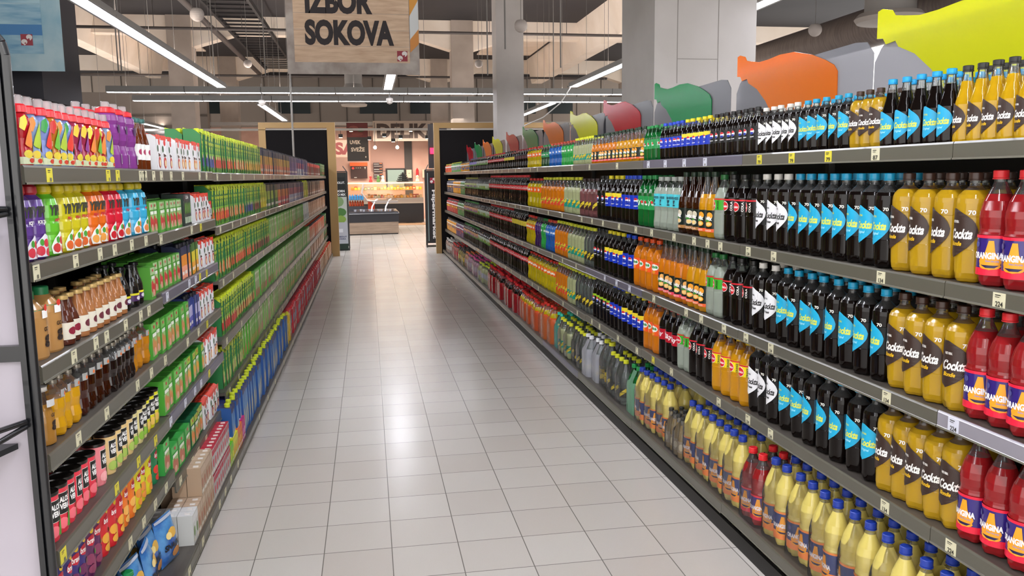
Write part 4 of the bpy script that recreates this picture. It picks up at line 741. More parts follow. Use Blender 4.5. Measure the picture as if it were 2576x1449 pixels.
reg('rz',lambda:remix(.325,.042,'z'),'elderflower_bottle','bottle','amber drink bottle, dark label, tan band',.09,.09)
reg('rms',lambda:remix(.212,.031,'m'),'small_orange_juice_bottle','bottle','small orange drink bottle, dark label',.068,.07)
reg('rps',lambda:remix(.212,.031,'p'),'small_orange_juice_bottle','bottle','small peach drink bottle, pink label band',.068,.07)
def eve(): 
    return soda(.30,.046,'coke',MILK,.80,'#b8beb8',.44,.68,'#4cc0cc',[('t','EVERVESS',0,.30*.61,.07,.014,mat('#143a4a',.4),0,.04),('p',[(-.012,.30*.57),(.012,.30*.57),(.002,.30*.5),(-.002,.30*.5)],mat('#123040',.4)),('e',0,.30*.48,.014,.004,mat('#123040',.4))])
reg('ev',eve,'milky_lemonade_bottle','bottle','cloudy pale soda bottle, turquoise label',.096,.10)
for v,k,n,d in (('c','sc','red_emblem_cola_bottle','black cola bottle, red round emblem'),('l','sl','pale_lemonade_bottle','pale lemonade bottle, green label'),('o','sn','yellow_orangeade_bottle','orange soda bottle, yellow label')):
    reg(k,(lambda v=v:sinalco(.31,.046,v)),n,'bottle',d,.096,.10)
def sky():
    s=1; return soda(.31,.045,'slope',BLK,.8,'#c01824',.36,.56,'#b81a2c',[('t','Sky',0,.31*.46,.06,.034,mat('#f4e6e6',.4),.3,.04),('p',[(-.04,.16),(-.03,.168),(-.028,.18),(-.024,.168),(-.012,.16),(-.024,.152)],mat('#f4e6e6',.4))])
reg('sk',sky,'red_label_cola_bottle','bottle','black cola bottle, red starry label',.094,.10)
def mir(): return soda(.31,.045,'slope',ORA,.82,'#e0501c',.36,.58,'#ee5a22',[('e',0,.31*.49,.034,.020,mat('#f4f2ea',.4)),('t','Mirinda',0,.31*.50,.056,.018,mat('#1e8a3a',.4),.1,.05),('e',.0,.31*.40,.014,.010,mat('#f0962a',.4))])
reg('mi',mir,'orangeade_bottle','bottle','orange soda bottle, white-orange label',.09,.095)
reg('bl',lambda:citrus(.30,.043,PALE,'#1c8a78'),'bitter_lemon_bottle','bottle','pale lemon tonic bottle, teal label',.088,.09)
reg('bls',lambda:citrus(.212,.031,PALE,'#1c8a78','#dbe020'),'small_bitter_lemon_bottle','bottle','small pale lemon tonic bottle, yellow cap',.068,.07)
reg('so',lambda:citrus(.30,.043,ORA,'#d8482a'),'tangerine_tonic_bottle','bottle','orange tonic bottle, red label',.088,.09)
reg('tn',lambda:citrus(.30,.043,WAT,'#2c2c26'),'tonic_bottle','bottle','clear tonic bottle, dark gold label',.09,.095)
reg('pk',lambda:citrus(.29,.043,PNK,'#3a1c20','#3a2a2a',txt='Schweppes'),'pink_tonic_bottle','bottle','pink tonic bottle, dark label',.09,.095)
reg('fa',lambda:fanta(.29,.044,FAY),'yellow_orangeade_wave_bottle','bottle','wavy yellow orangeade bottle, orange label',.09,.095)
reg('fas',lambda:fanta(.205,.033,FAY),'small_orangeade_wave_bottle','bottle','small wavy orangeade bottle, orange label',.07,.07)
reg('fbs',lambda:fanta(.205,.033,BLU,'#2a6cc0','Fanta','#c8402c'),'small_blue_soda_bottle','bottle','small wavy bottle of bright blue soda',.07,.07)
reg('fgs',lambda:fanta(.205,.033,GRE,'#2e9a48','Fanta','#b8482c'),'small_green_soda_bottle','bottle','small wavy bottle of bright green soda',.07,.07)
reg('fB',lambda:fanta(.29,.044,BLU,'#2a6cc0','Fanta','#c8402c'),'blue_soda_bottle','bottle','wavy bottle of bright blue soda',.09,.095)
reg('fG',lambda:fanta(.29,.044,GRE,'#2e9a48','Fanta','#1a7a34'),'green_soda_bottle','bottle','wavy bottle of bright green soda',.09,.095)
reg('fP',lambda:fanta(.29,.044,PUR,'#46206c','?','#40403c'),'purple_soda_bottle','bottle','wavy purple bottle with a question mark',.09,.095)
reg('sps',lambda:soda(.205,.031,'coke',glassy('#a8d0b0',.3,.06,diff='#5a9a6a'),.8,'#2a8a4a',.44,.66,'#2c8a50',[('t','Sprite',0,.113,.04,.014,mat('#f0f4f0',.4),.1,.03)]),'small_clear_soda_bottle','bottle','small clear soda bottle, green label',.068,.07)
reg('cc',lambda:cola(.325,.045),'cola_red_label_bottle','bottle','cola bottle, red label and red cap',.092,.095)
reg('ccs',lambda:cola(.205,.032),'small_cola_red_label_bottle','bottle','small cola bottle, red label',.068,.07)
reg('cy',lambda:cola(.325,.045,'#d8c040','','#5a3a10','#141414'),'cola_yellow_label_bottle','bottle','cola bottle, yellow label',.092,.095)
reg('cys',lambda:cola(.205,.032,'#d8c040','','#5a3a10','#141414'),'small_cola_yellow_label_bottle','bottle','small cola bottle, yellow label',.068,.07)
reg('cds',lambda:cola(.205,.032,'#4a1a24','','#d87888','#8a1a28'),'small_cola_maroon_label_bottle','bottle','small cola bottle, maroon label',.068,.07)
reg('ft',lambda:tea(.30,.043,'#c6d0c2','#8aa03a','#3a2420'),'dark_tea_bottle','bottle','dark tea bottle, white and green label',.09,.095)
reg('fts',lambda:tea(.2,.031,'#b8b8b4','#7a8a4a','#8a2028'),'small_dark_tea_bottle','bottle','small dark tea bottle, pale label',.068,.07)
reg('fvs',lambda:tea(.2,.031,'#8f86c8','#b8a8d8','#5a3a7a'),'small_purple_label_tea_bottle','bottle','small dark tea bottle, lilac label',.068,.07)
reg('fv',lambda:tea(.30,.043,'#b8c48a','#7a5a94','#8a8a3a'),'lime_label_tea_bottle','bottle','dark tea bottle, lime and purple label',.09,.095)
reg('fx',lambda:tea(.30,.043,'#d8a880','#8a6aa8','#4a8a4a'),'peach_label_tea_bottle','bottle','dark tea bottle, peach and lilac label',.09,.095)
for k,c1,c2,cp,nm,d in (('jo','#e09a22','#3a62a8','#3a2a1c','orange_nectar_bottle','orange juice bottle, blue label'),('jg','#5a8a4a','#c88a8a','#2c3a30','green_nectar_bottle','green juice bottle, pink label'),('jr','#b8342c','#e8c83a','#c82a3a','red_nectar_bottle','red juice bottle, yellow spots'),('jb','#2c2a44','#e8a032','#d8a232','dark_blue_nectar_bottle','dark blue juice bottle, orange spots'),('jv','#6a4a6a','#d86a5a','#2c2a34','purple_nectar_bottle','purple juice bottle, coral spots')):
    reg(k,(lambda c1=c1,c2=c2,cp=cp:canny(.27,.042,c1,c2,cp)),nm,'bottle',d,.09,.09)
    reg(k+'s',(lambda c1=c1,c2=c2,cp=cp:canny(.17,.031,c1,c2,cp)),'small_'+nm,'bottle','small '+d,.066,.07)
P['jrs']['f']=lambda:canny(.17,.031,'#e0662c','#c8303a','#d8c23a')
P['jgs']['f']=lambda:canny(.18,.031,'#6aa050','#a878b8','#c8d83a')
# left rack
KC=[('#8fa8d0','#a8c23a','#d88a3a'),('#7a3a94','#c83a3a','#e8b83c'),('#c01c28','#e0843a','#e8d84a'),('#8a9ad8','#d83a2c','#3a9a4a'),('#b03a5a','#8a3a8a','#e8c23c'),('#c8802c','#6ab03a','#c8302c')]
for i,c in enumerate(KC): reg('kd%d'%i,(lambda c=c:kid(*c)),'kids_drink_bottle','bottle','kids drink bottle, red cap, '+('pale blue','violet','red','periwinkle','magenta','amber')[i]+' wrap',.056,.058)
reg('hg',hour,'purple_kids_bottle','bottle','big violet curvy kids bottle',.09,.09)
reg('bd',lambda:jar(.21,.028,BRN,'#3a6a66','#e4e4e0','#a8325a','',(.2,.5),capr=.55),'syrup_bottle','bottle','dark syrup bottle, teal cap',.058,.06)
for k,c,c2,cp,fr,d in (('yp','#5a3a86','#dcdce4','#a81c28','#d03a4a','violet'),('yg','#62b82c','#e8f0e4','#c8b418','#c83a3a','green'),('yy','#c8bc1c','#e8f0e4','#c8b418','#d8642c','yellow'),('yo','#e06a18','#e8e8e4','#c8b418','#e8a048','orange'),('yr','#d01c34','#e8e8e4','#c8b418','#c8202c','red'),('yb','#3aa8d0','#e8eef0','#c8b418','#e08848','light blue')):
    reg(k,(lambda c=c,c2=c2,cp=cp,fr=fr:yippy(c,c2,cp,fr)),'ribbed_kids_bottle','bottle',d+' ribbed kids juice bottle, sports cap',.080,.078)
def jug():
    h=.19;R=.05; b=MB(); b.lathe([(R*.94,0),(R,.006),(R,h*.62),(R*.92,h*.74),(R*.6,h*.84),(R*.44,h*.88)],liquid('#c8965a',.25),24)
    c=MB(); c.lathe([(R*.46,h*.87),(R*.46,h*.985),(R*.4,h)],mat('#1e7a48',.4),16); a=MB(); art(a,[('t','GO',0,h*.44,.022,.012,mat('#2a1a12',.4),0,.03),('t','g',0,h*.26,.026,.034,mat('#2a1a12',.4),0,.05)],wrap(R+.0008))
    s=MB(); s.lathe([(R*.66,h*.82),(R*.95,h*.72)],mat('#1e7a48',.4),20,caps=False); art(s,[('r',.0,h*.66,.03,.022,mat(WHITE,.4)),('e',.004,h*.75,.010,.010,mat('#d83a2c',.4))],wrap(R+.001))
    return [('bottle_body',b),('cap',c),('label',a),('neck_tag',s)]
reg('jj',jug,'juice_jug','bottle','wide amber juice jug, green cap',.104,.11)
reg('jw',lambda:jar(.15,.030,liquid('#5a2a1c',.2),'#c8a86a','#dcd6c4','#8a1c34','',capr=.62),'juice_jar_bottle','bottle','brown juice bottle, cream label, gold cap',.064,.064)
reg('ja',lambda:jar(.15,.030,liquid('#b87a4a',.25),'#c8a86a','#dcd6c4','#6a2c38','',capr=.62),'juice_jar_bottle','bottle','peach juice bottle, cream label, gold cap',.064,.064)
reg('bk',lambda:bottle(.165,.030,'glass',mat('#0c0b0c',.15,coat=.5),.9,mat('#2c2c30',.2,metal=.5),(.14,.30,mat('#4a2a5c',.4)),[('r',0,.05,.19,.008,mat('#e0d82a',.4)),('e',0,.035,.012,.008,mat('#d8d4dc',.4))],petal=False,capr=.6),'black_energy_bottle','bottle','glossy black bottle, violet yellow base',.078,.08)
reg('gy',lambda:bottle(.165,.034,'glass',liquid('#b8843a',.3),.7,mat('#e0dcd6',.3),(.2,.5,None),[('t','GO',0,.085,.018,.010,mat('#2a1a12',.4),0,.03),('t','g',0,.055,.02,.028,mat('#2a1a12',.4),0,.05),('r',0,.12,.04,.02,mat('#c8c8c8',.3))],petal=False,capr=.6),'apricot_juice_bottle','bottle','cloudy apricot juice bottle, white cap',.072,.07)
def wv(l,cap='#9a9488',band='#c2c4c2'): return bottle(.165,.031,'wavy',l,.68,mat(cap,.25,metal=.5),(.70,.80,None),[('r',0,.125,.03,.022,mat(band,.25,metal=.4)),('e',.004,.122,.006,.006,mat('#d86a2c',.4))],clear=glassy('#e8e8e0',.12,.05))
reg('ye',lambda:wv(liquid('#e0a818',.3)),'yellow_juice_bottle','bottle','short wavy bottle of yellow juice',.066,.066)
reg('oj',lambda:wv(liquid('#d08a1c',.3)),'orange_juice_short_bottle','bottle','short wavy bottle of orange juice',.07,.07)
reg('dk',lambda:wv(liquid('#3a1408',.1)),'dark_juice_bottle','bottle','short wavy bottle of brown juice',.07,.07)
reg('am',lambda:wv(glassy('#7a3c08',.4,.05,diff='#5a2404')),'amber_tea_bottle','bottle','short wavy bottle of amber tea',.07,.07)
reg('ck2',lambda:wv(liquid('#190a06',.05)),'dark_syrup_short_bottle','bottle','short wavy bottle, almost black',.056,.056)
for k,c,fr,d in (('ar','#e03448','#f0707c','red'),('ap','#e8848c','#f0a8a8','pink'),('ab','#e0c284','#a8c25a','beige'),('al','#d8cc8c','#88b83c','pale lime'),('ay','#dcd61c','#e0b85a','yellow')):
    reg(k,(lambda c=c,fr=fr:cup(.145,.034,c,True,fr,'ALOE')),'aloe_drink_cup','cup',d+' aloe drink cup, black lid',.070,.072)
for k,c,fr,d in (('bp','#33256c','#6a2454','indigo'),('bb','#5a2050','#8a3a5a','plum'),('br','#d0222c','#e8a83a','red'),('bo','#ea7a24','#f0b458','orange'),('by','#dcd024','#e8943a','yellow'),('bg','#1e7a4c','#d83a2c','green')):
    reg(k,(lambda c=c,fr=fr:cup(.185,.033,c,False,fr,'bravo')),'fruit_drink_cup','cup',d+' fruit drink can, black lid',.074,.075)
reg('wa',lambda:white_nectar('#c8302c'),'small_white_juice_carton','carton','white apple juice carton, red top',.088,.056)
reg('wo',lambda:white_nectar('#e8842a'),'small_white_juice_carton','carton','white orange juice carton, red top',.088,.056)
reg('wc',lambda:white_nectar('#c85050',.15,.075,.05),'small_white_cherry_carton','carton','white cherry juice carton, red top',.078,.056)
reg('wr',lambda:white_nectar('#b8303a',.14,.085,.05),'small_white_berry_carton','carton','white berry juice carton, red top',.088,.056)
reg('gm',lambda:brick(.062,.10,.135,'#58a23a','#a8c890','#c83a3a'),'green_juice_brick','carton','green small juice pack, red fruit',.066,.104)
reg('gq',lambda:brick(.082,.10,.15,'#4ca436','#7ab85c','#c8884a'),'green_juice_brick','carton','bright green juice pack',.086,.104)
reg('gs',lambda:brick(.078,.09,.145,'#2f8a2c','#a8c23a','#e0a83a'),'green_yellow_juice_brick','carton','green and yellow juice pack',.082,.094)
reg('gb2',lambda:brick(.105,.13,.14,'#3aa446','#5ab85c','#b86a50'),'green_juice_case','carton','big bright green juice pack',.13,.134)
reg('ds',lambda:brick(.075,.10,.15,'#12603a','#a8c23a','#e08a3a'),'dark_green_juice_brick','carton','dark green juice pack',.078,.104)
def dlf(): 
    h=.155; return carton(.20,.10,h,'#2c3a34',[('r',0,h*.9,.19,h*.2,mat('#1c2430',.4)),('t','Life',0,h*.9,.07,.018,mat('#e0e4e0',.4),0,.03)]+[('e',-.06+.04*i,h*.55,.018,.03,mat('#5a8c3a',.4)) for i in range(4)]+[('r',-.07+.045*i,h*.18,.038,.03,mat('#b8ccb0',.4)) for i in range(4)],None,0,'#232a2a')
reg('dl',dlf,'dark_juice_case','carton','dark juice case',.21,.104)
reg('na',lambda:nectar('#232a4a','#e08a2a','#f0a080',.16,.066),'small_navy_nectar_carton','carton','navy and orange small carton',.07,.09)
reg('ny',lambda:nectar('#3a6a2c','#d8c82a','#e8a02a',.16,.066),'small_yellow_nectar_carton','carton','green and yellow small carton',.07,.09)
reg('nb',lambda:nectar('#2c3a7a','#b8b4d8','#5a5aa8',.16,.060),'small_blue_nectar_carton','carton','blue and lilac small carton',.062,.09)
for k,fr,f2,lo,d in (('hb','#2c3a6a','#3a4a8a','#84bc3c','blueberry'),('hr','#c83a2c','#b83228','#90c03c','strawberry'),('ho','#e8842a','#c83a3a','#86c034','mango'),('hw','#d8cc94','#c8642c','#7cb646','apple'),('hy','#d8a83a','#c8902c','#8cae3c','pineapple'),('hp','#6a3a34','#8a4a34','#80b840','plum'),('hd','#c83a2c','#b8aa5a','#5aa83c','red apple'),('hl','#c8a884','#b8c864','#86bc4a','pear')):
    reg(k,(lambda fr=fr,f2=f2,lo=lo:happy(fr,fr2=f2,lower=lo)),'green_juice_carton','carton','tall green %s juice carton, yellow cap'%d,.076,.094)
P['hY']=dict(f=lambda:happy('#e0d02a',fr2='#d8c82a',lower='#d8cc34',upper='#b8b82c'),name='yellow_juice_carton',cat='carton',desc='tall yellow green juice carton',pitch=.076,dep=.094)
P['hr']['f']=lambda:happy('#c83a2c',fr2='#b83228',lower='#90c03c')
for k,a,b_,c,d in (('na1','#22243c','#e0a834','#ee8a52','navy and orange'),('nk1','#141420','#e0b428','#f07a34','black and orange'),('nv1','#2c2c68','#5a3a8a','#6a4a9a','violet'),('nw1','#2c3478','#b83a5a','#d8dce8','blue and pink'),('kr1','#231c1a','#3a2a24','#6a3a2c','black'),('nG','#20281c','#94ac34','#3a7a30','black and green'),('nO','#20203c','#e07c20','#e04a48','navy orange and red'),('nM','#22204c','#9a2c54','#b0b8d4','navy and magenta'),('kb','#2c1c1a','#5a3428','#8a5a48','brown'),('be','#a87a5a','#c89a78','#c8a284','beige'),('bo2','#e0582c','#c09470','#c8a284','beige, orange topped')):
    reg(k,(lambda a=a,b_=b_,c=c:nectar(a,b_,c)),k in('be','bo2') and 'beige_soy_carton' or 'nectar_carton','carton','tall %s carton'%d,.072,.09)
P['kr1']['f']=lambda:nectar('#d83a2c','#2a1e1c','#4a3026',.2)
for k,a,b_,c,s,d in (('sg','#8ab066','#d8c0a0','#d8bc9a','#6aa848','green and tan'),('so2','#96b860','#dccaa0','#e8963a','#6aa848','green and orange'),('sr','#8ab066','#dccbb0','#a83a34','#5a9c40','green and red'),('sb','#dcc8a8','#b8b488','#c89474','#7aaa58','beige and green'),('sw','#d8dcd8','#e0e0dc','#3a5a6a','#c8ccc8','white'),('sG','#8abc54','#b8cc84','#c8884a','#5aa83a','light green'),('gb1','#4a8a3a','#c8c08a','#a83a34','#2c6a34','dark green')):
    reg(k,(lambda a=a,b_=b_,c=c,s=s:slim(a,b_,c,side=s)),'slim_juice_carton','carton','slim %s juice carton'%d,.064,.094)
reg('bc',big_blue,'blue_tea_carton','carton','tall dark blue carton, yellow cap',.083,.11)
def lowc(c1,c2,cp,h=.26): return carton(.072,.10,h,c1,[('r',0,h*.6,.07,h*.3,mat(c2,.4)),('e',0,h*.25,.02,.03,mat('#e8e0d0',.4)),('r',0,h*.9,.072,h*.18,mat(c1,.4))],cp,.01,c1)
reg('yc',lambda:lowc('#d8b428','#e8dca0','#d8d43a'),'yellow_tea_carton','carton','tall yellow carton, yellow cap',.083,.105)
reg('rc',lambda:lowc('#c02434','#8fa6c0','#d8343c'),'red_milk_carton','carton','red and pale blue milk carton',.083,.105)
reg('bx',lambda:lowc('#c0926c','#c8a684','#e2482a',.25),'beige_milk_carton','carton','beige carton, orange red cap',.083,.105)
# ---------------- racks ----------------
RX=2.47; LX=-.02
RB0=[-2.53,-1.20,.133,1.467,2.80,4.13,5.47,6.80,8.13,9.47,10.80,12.13,13.47,14.62]
LB0=[-.98,.34,1.66,2.99,4.31,5.64,6.97,8.30,9.63,10.95,12.28,13.60,14.62]
def rz(t,y):
    """height of shelf surface, right rack"""
    y=max(y,-1.2)
    return {1:1.742,2:1.349-.0008*y,3:.968-.0015*y,4:.607-.0050*y,0:.155-.0045*y}[t]
def lz(t,y):
    if y<.34: return {1:1.705,2:1.452,3:1.178,4:.935,5:.662,6:.425,0:.075}[t]
    if y<1.66: return {1:1.705,2:1.440,3:1.190,4:.925,5:.665,6:.362,0:.075}[t]
    return {1:1.700,2:1.392,3:1.078,4:.730-.002*y,5:.410+.003*y,0:.075}[t]
WOODP='#55524a'
STEEL=mat('#3c3935',.5); DARKB=mat('#1b1714',.6); SHELFM=noisy('shelf_top','#46403a','#565049',(6,1,1),4,.45)
RAIL=mat('#58554a',.36,coat=.15); RAILL=mat('#6e6b5e',.45); RAILP=mat('#5a5766',.36,coat=.15); RAILC=mat('#8b8790',.25,coat=.4)
CREAM=mat('#d3ceae',.5); YTAG=mat('#d8cc3a',.5); WTAG=mat('#cfd0dc',.5); INK=mat('#2c2a24',.5)
ORD=['first','second','third','fourth','fifth','sixth','seventh','eighth','ninth','tenth','eleventh','twelfth']
TN={1:'top',2:'second',3:'third',4:'fourth',5:'fifth',6:'sixth',0:'bottom'}
def rail_tags(side,parent,tags,X,zs,y0,y1,h):
    sgn=-1 if side=='R' else 1
    for (c,txt,y) in tags:
        if not(y0<=y<y1): continue
        wd,ht=(.044,.043) if y<2 else (.036,.043)
        m=MB(); M_={'c':CREAM,'y':YTAG,'w':WTAG}[c]
        f=X+sgn*.0032
        m.box(min(f,f+sgn*.001),max(f,f+sgn*.001),y-wd/2,y+wd/2,zs-.0455,zs-.0455+ht,M_)
        # local u runs along y
        ux=(lambda u,v,e:(f+sgn*(.001+e),y-u*(1 if side=='R' else -1),zs-.024+v))
        items=[('r',-.004,.015,.020,.0025,INK),('r',-.006,.010,.016,.0015,INK)]
        if txt: items.append(('t',txt,.002,-.008,.026,.014,INK,0,.02))
        else: items.append(('r',.004,-.010,.012,.010,mat('#6a6858',.5)))
        art(m,items,ux,fine=0)
        obj('price_tag',m,parent)
def build_bay(side,i,y0,y1,tiers,zf,rails,tags,label):
    sgn=1 if side=='R' else -1; X=RX if side=='R' else LX; g=.0015
    bk=X+sgn*.44
    fr=thing('shelving_frame',label[0],'shelving',(0,0,0),0,'%s shelving frames'%label[2])
    m=MB(); m.box(min(bk,bk+sgn*.012),max(bk,bk+sgn*.012),y0,y1,.0,1.72 if side=='R' else 1.70,DARKB); obj('back_panel',m,fr)
    for yy in (y0,):
        m=MB(); m.box(min(bk-sgn*.03,bk),max(bk-sgn*.03,bk),yy+.0,yy+.028,.0,1.72,STEEL); obj('upright',m,fr)
        m=MB(); m.box(min(X+sgn*.03,bk-sgn*.03),max(X+sgn*.03,bk-sgn*.03),yy,yy+.028,.0,.06,STEEL); obj('foot',m,fr)
    m=MB(); xk=X+sgn*(-.03 if side=='R' else -.04)
    kx=2.425 if side=='R' else .028
    m.box(min(kx,kx+sgn*.012),max(kx,kx+sgn*.012),y0,y1,.0,.07 if side=='R' else .035,mat('#181512',.6)); obj('kick_plate',m,fr)
    for t in tiers:
        z=zf(t,(y0+y1)/2)
        Xf=X if t else (2.41 if side=='R' else .06)
        s=thing('shelf','%s, %s shelf from the %s'%(label[1],TN[t],'top' if t else 'floor'),'shelf',(0,0,0),0)
        s['label']='%s %s, %s'%(TN[t],'shelf board with price rail',label[1])
        m=MB(); a,b=sorted((Xf+sgn*.0041,bk-sgn*.031)); m.box(a,b,y0+g,y1-g,z-.018,z,SHELFM); obj('shelf_board',m,s)
        rm=rails.get((t,i),RAIL)
        m=MB(); top=z+.004; bot=z-.046
        pr=[(Xf+sgn*.004,top),(Xf-sgn*.000,top),(Xf-sgn*.003,top-.006),(Xf-sgn*.003,bot+.006),(Xf-sgn*.006,bot+.003),(Xf-sgn*.006,bot),(Xf+sgn*.004,bot)]
        m.prism(pr if side=='R' else pr[::-1],'y',y0+g,y1-g,rm); 
        m.box(min(Xf-sgn*.0062,Xf-sgn*.003),max(Xf-sgn*.0062,Xf-sgn*.003),y0+g,y1-g,bot,bot+.005,RAILL)
        obj('price_rail',m,s)
        rail_tags(side,s,[(c,x,y) for (tt,c,x,y) in tags if tt==t],Xf-sgn*.0,z,y0,y1,.046)
_rt=list(RT)
rng=random.Random(3)
for t in (1,2,3,4):
    y=4.6
    while y<10: _rt.append((t,'c','',round(y,2))); y+=rng.uniform(.28,.6)
_lt=list(LT)
for t in (1,2,3,4,5):
    y=1.8
    while y<8: _lt.append((t,'c','',round(y,2))); y+=rng.uniform(.25,.6)
for y,c in ((-.55,'y'),(-.2,'y'),(.13,'c'),(.42,'c'),(.62,'c'),(.85,'c'),(1.02,'c'),(1.2,'c'),(1.45,'c'),(2.4,'c'),(2.9,'c'),(3.4,'c'),(4.1,'c'),(5.0,'c'),(6.0,'c')): _lt.append((0,c,'',y))
rr={(1,3):RAILP,(3,4):RAILP,(3,0):RAILC,(0,5):RAILP,(1,2):RAIL}
rr={(1,2):RAILP,(3,3):RAILP,(3,0):RAILC,(0,4):RAILP}
NTH=ORD+['thirteenth']
for i in range(len(RB0)-1):
    build_bay('R',i,RB0[i],RB0[i+1],(1,2,3,4,0),rz,rr,_rt,('dark steel shelving frame, right rack, %s bay from the near end'%NTH[i],'right rack, %s bay from near end'%NTH[i],'right rack'))
lr={(3,1):RAILP,(5,1):RAILP}
for i in range(len(LB0)-1):
    build_bay('L',i,LB0[i],LB0[i+1],(1,2,3,4,5,6,0) if i<2 else (1,2,3,4,5,0),lz,lr,_lt,('dark steel shelving frame, left rack, %s bay from the near end'%NTH[i],'left rack, %s bay from near end'%NTH[i],'left rack'))
# ---------------- stock ----------------
_cache={}
def get(k):
    if k not in _cache:
        d=P[k]; parts=d['f'](); J=MB()
        for _,m in parts: J.merge(m)
        _cache[k]=([(n,m.mesh(n)) for n,m in parts],J.mesh(d['name']))
    return _cache[k]
def inst(k,x,y,z,rot,label,group,lod):
    d=P[k]; parts,joined=get(k)
    if lod or len(parts)==1:
        o=obj(d['name'],joined,None,(x,y,z),rot); return tag(o,label,d['cat'],group)
    t=thing(d['name'],label,d['cat'],(x,y,z),rot,group)
    for n,me in parts: obj(n,me,t)
    return t
def fill(side,tier,k,y0,y1,n,rows,lodY,jit=.18,yaw=0,lmax=3.2,place=None,kinds=None):
    y1=min(y1,14.56)
    sgn=1 if side=='R' else -1; base=k if k in P else kinds[0]; d=P[base]
    if n is None: n=max(1,int(round((y1-y0)/d['pitch'])))
    pitch=(y1-y0)/n
    rack='right rack' if side=='R' else 'left rack'
    zf=rz if side=='R' else lz
    box=d['cat']=='carton'
    dep=d['dep']; X=(RX if side=='R' else LX)
    n_front=n
    for r in range(rows):
        for j in range(n):
            y=y1-(j+.5)*pitch   # j counts from the far end: left to right on the right rack
            if side=='L': y=y0+(j+.5)*pitch
            if r and rng.random()<.08: continue
            kk=k if k in P else kinds[rng.randrange(len(kinds))]
            x=X+sgn*(.014+dep/2+r*(dep+.004)+ (rng.uniform(0,.012) if box else rng.uniform(0,.008)))
            yy=y+(0 if box else rng.uniform(-.08,.08)*max(0,pitch-dep*.9))
            rot=(-math.pi/2 if side=='R' else math.pi/2)+(rng.uniform(-.04,.04) if box else yaw+rng.uniform(-jit,jit))
            z=zf(tier,_mid(side,yy))+.0004
            dd=P[kk]['desc']
            if r: lab='%s, behind front row, %s shelf, %s'%(dd,TN[tier],rack); grp='%s behind the front row, %s shelf of the %s, block at %.1f'%(dd,TN[tier],rack,y0)
            elif yy<lmax and n<=12:
                q=j; lab='%s, %s from the left, %s shelf, %s'%(dd,ORD[q],TN[tier],rack); grp='%s on the %s shelf of the %s'%(dd,TN[tier],rack)
            else: lab='%s in a row, %s shelf, %s'%(dd,TN[tier],rack); grp='%s in a row on the %s shelf of the %s'%(dd,TN[tier],rack)
            if r: grp='%s behind the front row, %s shelf, %s'%(dd,TN[tier],rack)
            if place and not r: lab=lab.replace(rack,place)
            inst(kk,x,yy,z,rot,lab,grp,y>lodY)
def _mid(side,y):
    B=RB0 if side=='R' else LB0
    for a,b in zip(B,B[1:]):
        if a<=y<b: return (a+b)/2
    return y
for (t,k,y0,y1,n) in RB:
    rows=1
    if t==1: rows=4 if y1<1.3 else (2 if y1<6 else 1)
    else: rows=2 if y1<2.0 else 1
    yaw=.30 if k[0] in 'cgo' and y1<1 else .15
    fill('R',t,k,y0,y1,n,rows,6.9,jit=.32,yaw=yaw)
KK=['kd%d'%i for i in range(6)]
for (t,k,y0,y1,n) in LA:
    rows={1:3,2:2,3:2,4:2,5:3,6:3}[t]
    fill('L',t,k,y0,y1,n,rows,6.9,jit=.2,yaw=-.12,kinds=KK)
for (t,k,y0,y1,n) in LB:
    fill('L',t,k,y0,y1,n,2,6.9,place='left rack second bay')
for (t,k,y0,y1,n) in LC:
    fill('L',t,k,y0,y1,n,1 if (t!=1 or y0>4) else 2,6.0)
# second rank of tall green cartons behind the white ones
for j in range(7):
    y=.52+j*.085
    for r in (0,):
        inst('hd',LX-.26,y,lz(1,1)+.0004,math.pi/2,'tall green juice carton, yellow cap, behind the small white cartons','tall green cartons behind the white ones, top shelf of the left rack',False)
# left bottom shelf: stacks of little boxes, tall cartons, snack bags
for (k,y0,y1) in LD:
    y1=min(y1,14.56)
    d=P[k]; n=int(round((y1-y0)/d['pitch'])); p=(y1-y0)/n
    for r in range(2 if y0<6 else 1):
        for j in range(n):
            y=y0+(j+.5)*p
            lab='%s, %s left rack bottom shelf'%(d['desc'],('%s from near end,'%ORD[j]) if (j<12 and r==0 and k=='bc') else ('in a long row,' if not r else 'behind the front row,'))
            inst(k,LX+.068-.055-r*.115-(rng.uniform(0,.02)),y,lz(0,y)+.0004,math.pi/2+rng.uniform(-.05,.05),lab,'%s %s, left rack bottom shelf'%(d['desc'],'behind' if r else 'in front'),y>7)
def little(w_,d_,h_,side,top,fr):
    b=MB(); b.box(-w_/2,w_/2,-d_/2,d_/2,0,h_,mat(side,.45)); b.box(-w_/2,w_/2,-d_/2,d_/2,h_,h_+.0015,mat(top,.4))
    b.box(-w_*.3,-w_*.05,-d_*.3,d_*.05,h_+.0015,h_+.006,mat('#e8e4e0',.4)); 
    art(b,[('r',0,h_*.84,w_*.96,h_*.22,mat(top,.4)),('e',0,h_*.42,w_*.3,h_*.18,mat(fr,.4)),('r',0,h_*.14,w_*.8,h_*.12,mat('#e4ded0',.4))],flat(-d_/2),fine=0)
    return b
LIT={}
for c,s,t_,f,hh in (('white','#cfd0cc','#dcdcdc','#6a8a4a',.135),('beige','#b49a80','#c4ab92','#a86a4a',.135),('red','#b4b0ae','#b81c38','#c83a4a',.125),('lime','#9ac22a','#62c41c','#e8e04a',.115),('yellow','#cfc82a','#dcd818','#e89a3a',.125),('orange','#d8782c','#e8702c','#f0c04a',.13),('pink','#c02a80','#c81c7a','#e8a0c8',.135)):
    LIT[c]=little(.052,.064,hh,s,t_,f).mesh('juice_box')
